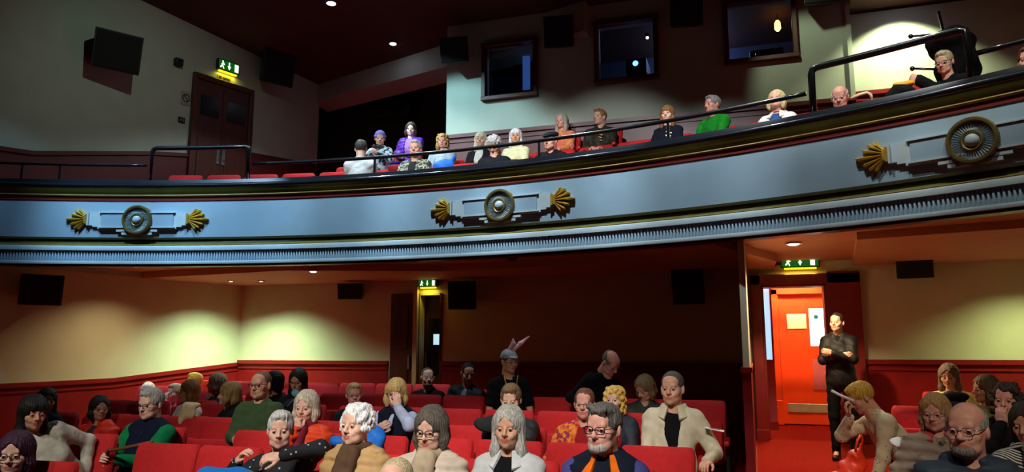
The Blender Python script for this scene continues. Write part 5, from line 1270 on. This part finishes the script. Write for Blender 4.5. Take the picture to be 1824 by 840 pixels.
# coats left over seats
p = onv(400, 833, 3.22)
soft('blue_coat', lambda s: (s.ell((0, 0, .0), (.18, .08, .05), k=.03), s.cone((-.1, 0, -.02), (-.22, -.05, -.10), .04, .03, .04), s.cone((.1, -.02, 0), (.24, -.02, .01), .04, .03, .04), s.ell((-.05, -.06, -.10), (.18, .05, .10), k=.04)), .014, cloth((20, 110, 190), 'shell'), p-V_Z*.05, 'bright blue waterproof coat over a front seat, bottom left', 'coat', 0, wob())
p = onv(660, 785, 4.75)
soft('blue_coat', lambda s: (s.ell((0, 0, .0), (.10, .08, .10), k=.04), s.cone((.04, 0, .02), (.08, -.03, -.2), .06, .05, .04), s.cone((-.08, 0, 0), (-.27, -.03, -.01), .04, .03, .04)), .014, cloth((22, 104, 196), 'shell'), p, 'bright blue coat on the seat behind the white-haired woman', 'coat', 0, wob())
p = onv(343, 722, 6.2)
soft('beige_coat', lambda s: (s.ell((0, 0, .0), (.10, .05, .035), k=.04), s.ell((-.01, -.05, -.08), (.09, .03, .10), k=.04), s.cone((-.04, -.06, -.08), (-.06, -.09, -.24), .035, .02, .04)), .015, cloth((210, 188, 140)), p, 'beige coat hanging over a seat back, left rows', 'coat', 0, wob())
p = onv(868, 756, 5.75)
soft('dark_jacket', lambda s: (s.ell((0, 0, .0), (.11, .06, .06), k=.04), s.cone((.05, 0, .02), (.14, -.03, -.1), .045, .04, .04)), .015, cloth((40, 40, 40)), p, 'dark jacket slung beside the man with fist at eye', 'jacket', 0, wob())
# walking stick held by the man in the green sweater
p = onv(222, 797, 4.62); r = empty('walking_stick', p); tag(r, 'brown wooden walking stick across lap of green-sweater man', 'walking stick')
b = MB(); b.tube([(-.10, -.02, -.02), (.1, 0, .02), (.24, .02, .05)], .012, 8); b.build('shaft', mat('stick_wood', (120, 70, 36), .4, .2, 6), r, smooth='all')
b = MB(); b.tube([(-.10, -.02, -.02), (-.13, -.02, -.02), (-.145, -.02, -.05)], .014, 8); b.build('handle', mat('stick_handle', (70, 40, 22), .35), r, smooth='all')
# mobile phone of the masked woman
p = onv(513, 717, 6.45); r = empty('mobile_phone', p); tag(r, 'dark mobile phone held by the woman with face mask', 'phone')
b = MB(); b.box((0, 0, 0), (.07, .012, .14), Matrix.Rotation(R_(-60), 3, 'X')); b.build('case', m_black, r, bevel=.005)
b = MB(); b.box((0, .006, .004), (.06, .003, .125), Matrix.Rotation(R_(-60), 3, 'X')); b.build('screen', mat('phone_screen', (60, 70, 90), .2), r)
# orange bag hanging from the stooping woman's hand
p = onv(1517, 832, 6.2)
def bagf(s):
    s.cone((.05, 0, .12), (-.03, 0, -.12), .035, .13, k=.05); s.ell((-.04, 0, -.20), (.15, .12, .16), k=.05); s.cone((.07, .02, .16), (.05, 0, .08), .02, .03, k=.03)
s = SDF(); bagf(s); V, Q = s.mesh(.012, 0, wob(.011, 34)); r = empty('carrier_bag', p); tag(r, 'crumpled orange-red carrier bag held by the stooping blonde woman', 'bag'); P = Parts(); P.add(V, Q); P.obj('sack', [mat('bag_plastic', (240, 56, 18), .4, .25, 14)], r)
b = MB()
for sx in (-1, 1): b.tube([(.05+sx*.02, sx*.02, .12), (.07+sx*.02, sx*.02, .20), (.08, 0, .235)], .010, 6)
b.build('handles', mat('bag_plastic', (240, 56, 18)), r, smooth='all')
# white paper at the stooping woman's head
p = onv(1500, 705, 6.35); r = empty('paper_roll', p); tag(r, 'white rolled paper beside the stooping blonde woman\'s head', 'paper')
b = MB(); b.tube([(-.075, 0, .04), (.0, 0, .0), (.08, 0, -.035)], .011, 8); b.build('sheet', m_white, r, smooth='all')
p = onv(1596, 787, 5.2); r = empty('paper_tissue', p); tag(r, 'white crumpled tissue in front of the grey quilted jacket', 'tissue')
s = SDF(); s.ell((0, 0, 0), (.03, .025, .03), k=.01); V, Q = s.mesh(.008, 0, wob(.006, 60)); P = Parts(); P.add(V, Q); P.obj('sheet', [m_white], r)
# leaflets on the seat beside the cream jacket
p = onv(1273, 764, 5.9); r = empty('leaflet', p); tag(r, 'white leaflet beside the man in cream jacket', 'leaflet')
b = MB(); b.box((0, 0, 0), (.14, .10, .004), Matrix.Rotation(R_(10), 3, 'Y')); b.build('sheet', m_white, r); b = MB(); b.box((0, 0, .004), (.08, .03, .002), Matrix.Rotation(R_(10), 3, 'Y')); b.build('print', m_dado, r)
# gallery: binoculars, blue bag, cane, orange bag, follow spot
p = onarc(672, 262, AR+1.36); r = empty('binoculars', p, R_(10)); tag(r, 'black binoculars held by the person in blue headscarf', 'binoculars')
for sx in (-1, 1):
    b = MB(); b.lathe([(.016, -.06), (.02, -.02), (.024, .03), (.028, .07), (.024, .072)], 12, 'y', (sx*.032, 0, 0)); b.build('barrel', m_bplastic, r, smooth=True)
b = MB(); b.tube([(-.03, 0, .01), (.03, 0, .01)], .01); b.build('bridge', m_bplastic, r)
p = onarc(790, 287, AR+1.15); soft('blue_bag', lambda s: (s.ell((0, 0, 0), (.16, .10, .11), k=.04), s.cone((.1, 0, .05), (.16, 0, .12), .04, .03, .03)), .015, cloth((24, 110, 220), 'shell'), p-V_Z*.08, 'bright blue bag on lap of woman in pale blue cardigan', 'bag', 0, wob())
p = onarc(1541, 178, AR+.7); r = empty('walking_cane', (p.x, p.y, 3.1)); tag(r, 'pale curved cane handle right of the balding balcony man', 'walking cane'); hz = p.z-3.1
b = MB(); b.tube([(.06, 0, 0), (.06, 0, hz)], .014, 8); b.build('shaft', mat('cane_pale', (214, 186, 150), .4), r, smooth='all')
b = MB(); b.tube([(.06, 0, hz), (.055, 0, hz+.05), (.02, 0, hz+.075), (-.05, 0, hz+.06), (-.13, 0, hz+.03)], .016, 8); b.build('handle', mat('cane_pale', (214, 186, 150)), r, smooth='all')
p = onarc(1606, 160, AR+.75); r = empty('carrier_bag', p-V_Z*.12); tag(r, 'black bag with orange top on balcony at right', 'bag')
s = SDF(); s.ell((0, 0, .08), (.14, .09, .10), k=.03); V, Q = s.mesh(.014, 0, wob()); P = Parts(); P.add(V, Q); P.obj('sack', [cloth((18, 18, 18))], r)
s = SDF(); s.ell((.02, 0, .165), (.10, .07, .035), k=.03); V, Q = s.mesh(.012, 0, wob()); P = Parts(); P.add(V, Q); P.obj('lining', [mat('bag_amber', (246, 170, 20), .5)], r)
p = onarc(1692, 80, AR+1.5); r = empty('follow_spot', (p.x, p.y, 3.5), R_(-6)); tag(r, 'black covered follow spotlight on a stand at balcony right', 'spotlight'); z = p.z-3.5
s = SDF(); s.ell((0, 0, z), (.22, .26, .17), k=.05); s.ell((.05, 0, z-.25), (.2, .2, .3), k=.06); s.ell((.03, .0, z-.5), (.18, .16, .25), k=.05); V, Q = s.mesh(.02, 0, wob(.01, 16)); P = Parts(); P.add(V, Q); P.obj('cover', [cloth((14, 14, 15))], r)
b = MB(); b.tube([(-.05, -.05, z+.1), (-.08, -.05, z+.36)], .015); b.build('mast', m_black, r)
for (x0, z0_, x1, z1_) in ((-.15, z+.10, -.36, z+.11), (-.12, z-.28, -.37, z-.24)):
    b = MB(); b.tube([(x0, -.1, z0_), (x1, -.12, z1_)], .012); b.sphere((x1, -.12, z1_), .026); b.build('handle', m_black, r, smooth='all')
b = MB()
for a in (0, 120, 240): b.tube([(.03, 0, z-.55), (.03+.35*math.cos(R_(a)), .35*math.sin(R_(a)), 0)], .015)
b.build('tripod', m_black, r)
# strip of white paper on the gallery ledge and an extra speaker shape in the dark recess
p = onv(705, 203, 13.05); r = empty('recess_speaker', p-V_Z*.3); tag(r, 'wide black speaker box in the dark balcony recess', 'speaker')
b = MB(); b.box((0, -.2, .3), (1.0, .35, .36)); b.build('cabinet', m_bplastic, r, bevel=.03); b = MB(); b.lathe([(.12, 0), (.12, .02), (.05, -.01)], 20, 'y', (.2, -.38, .3)); b.build('cone', m_grille, r, smooth=True)
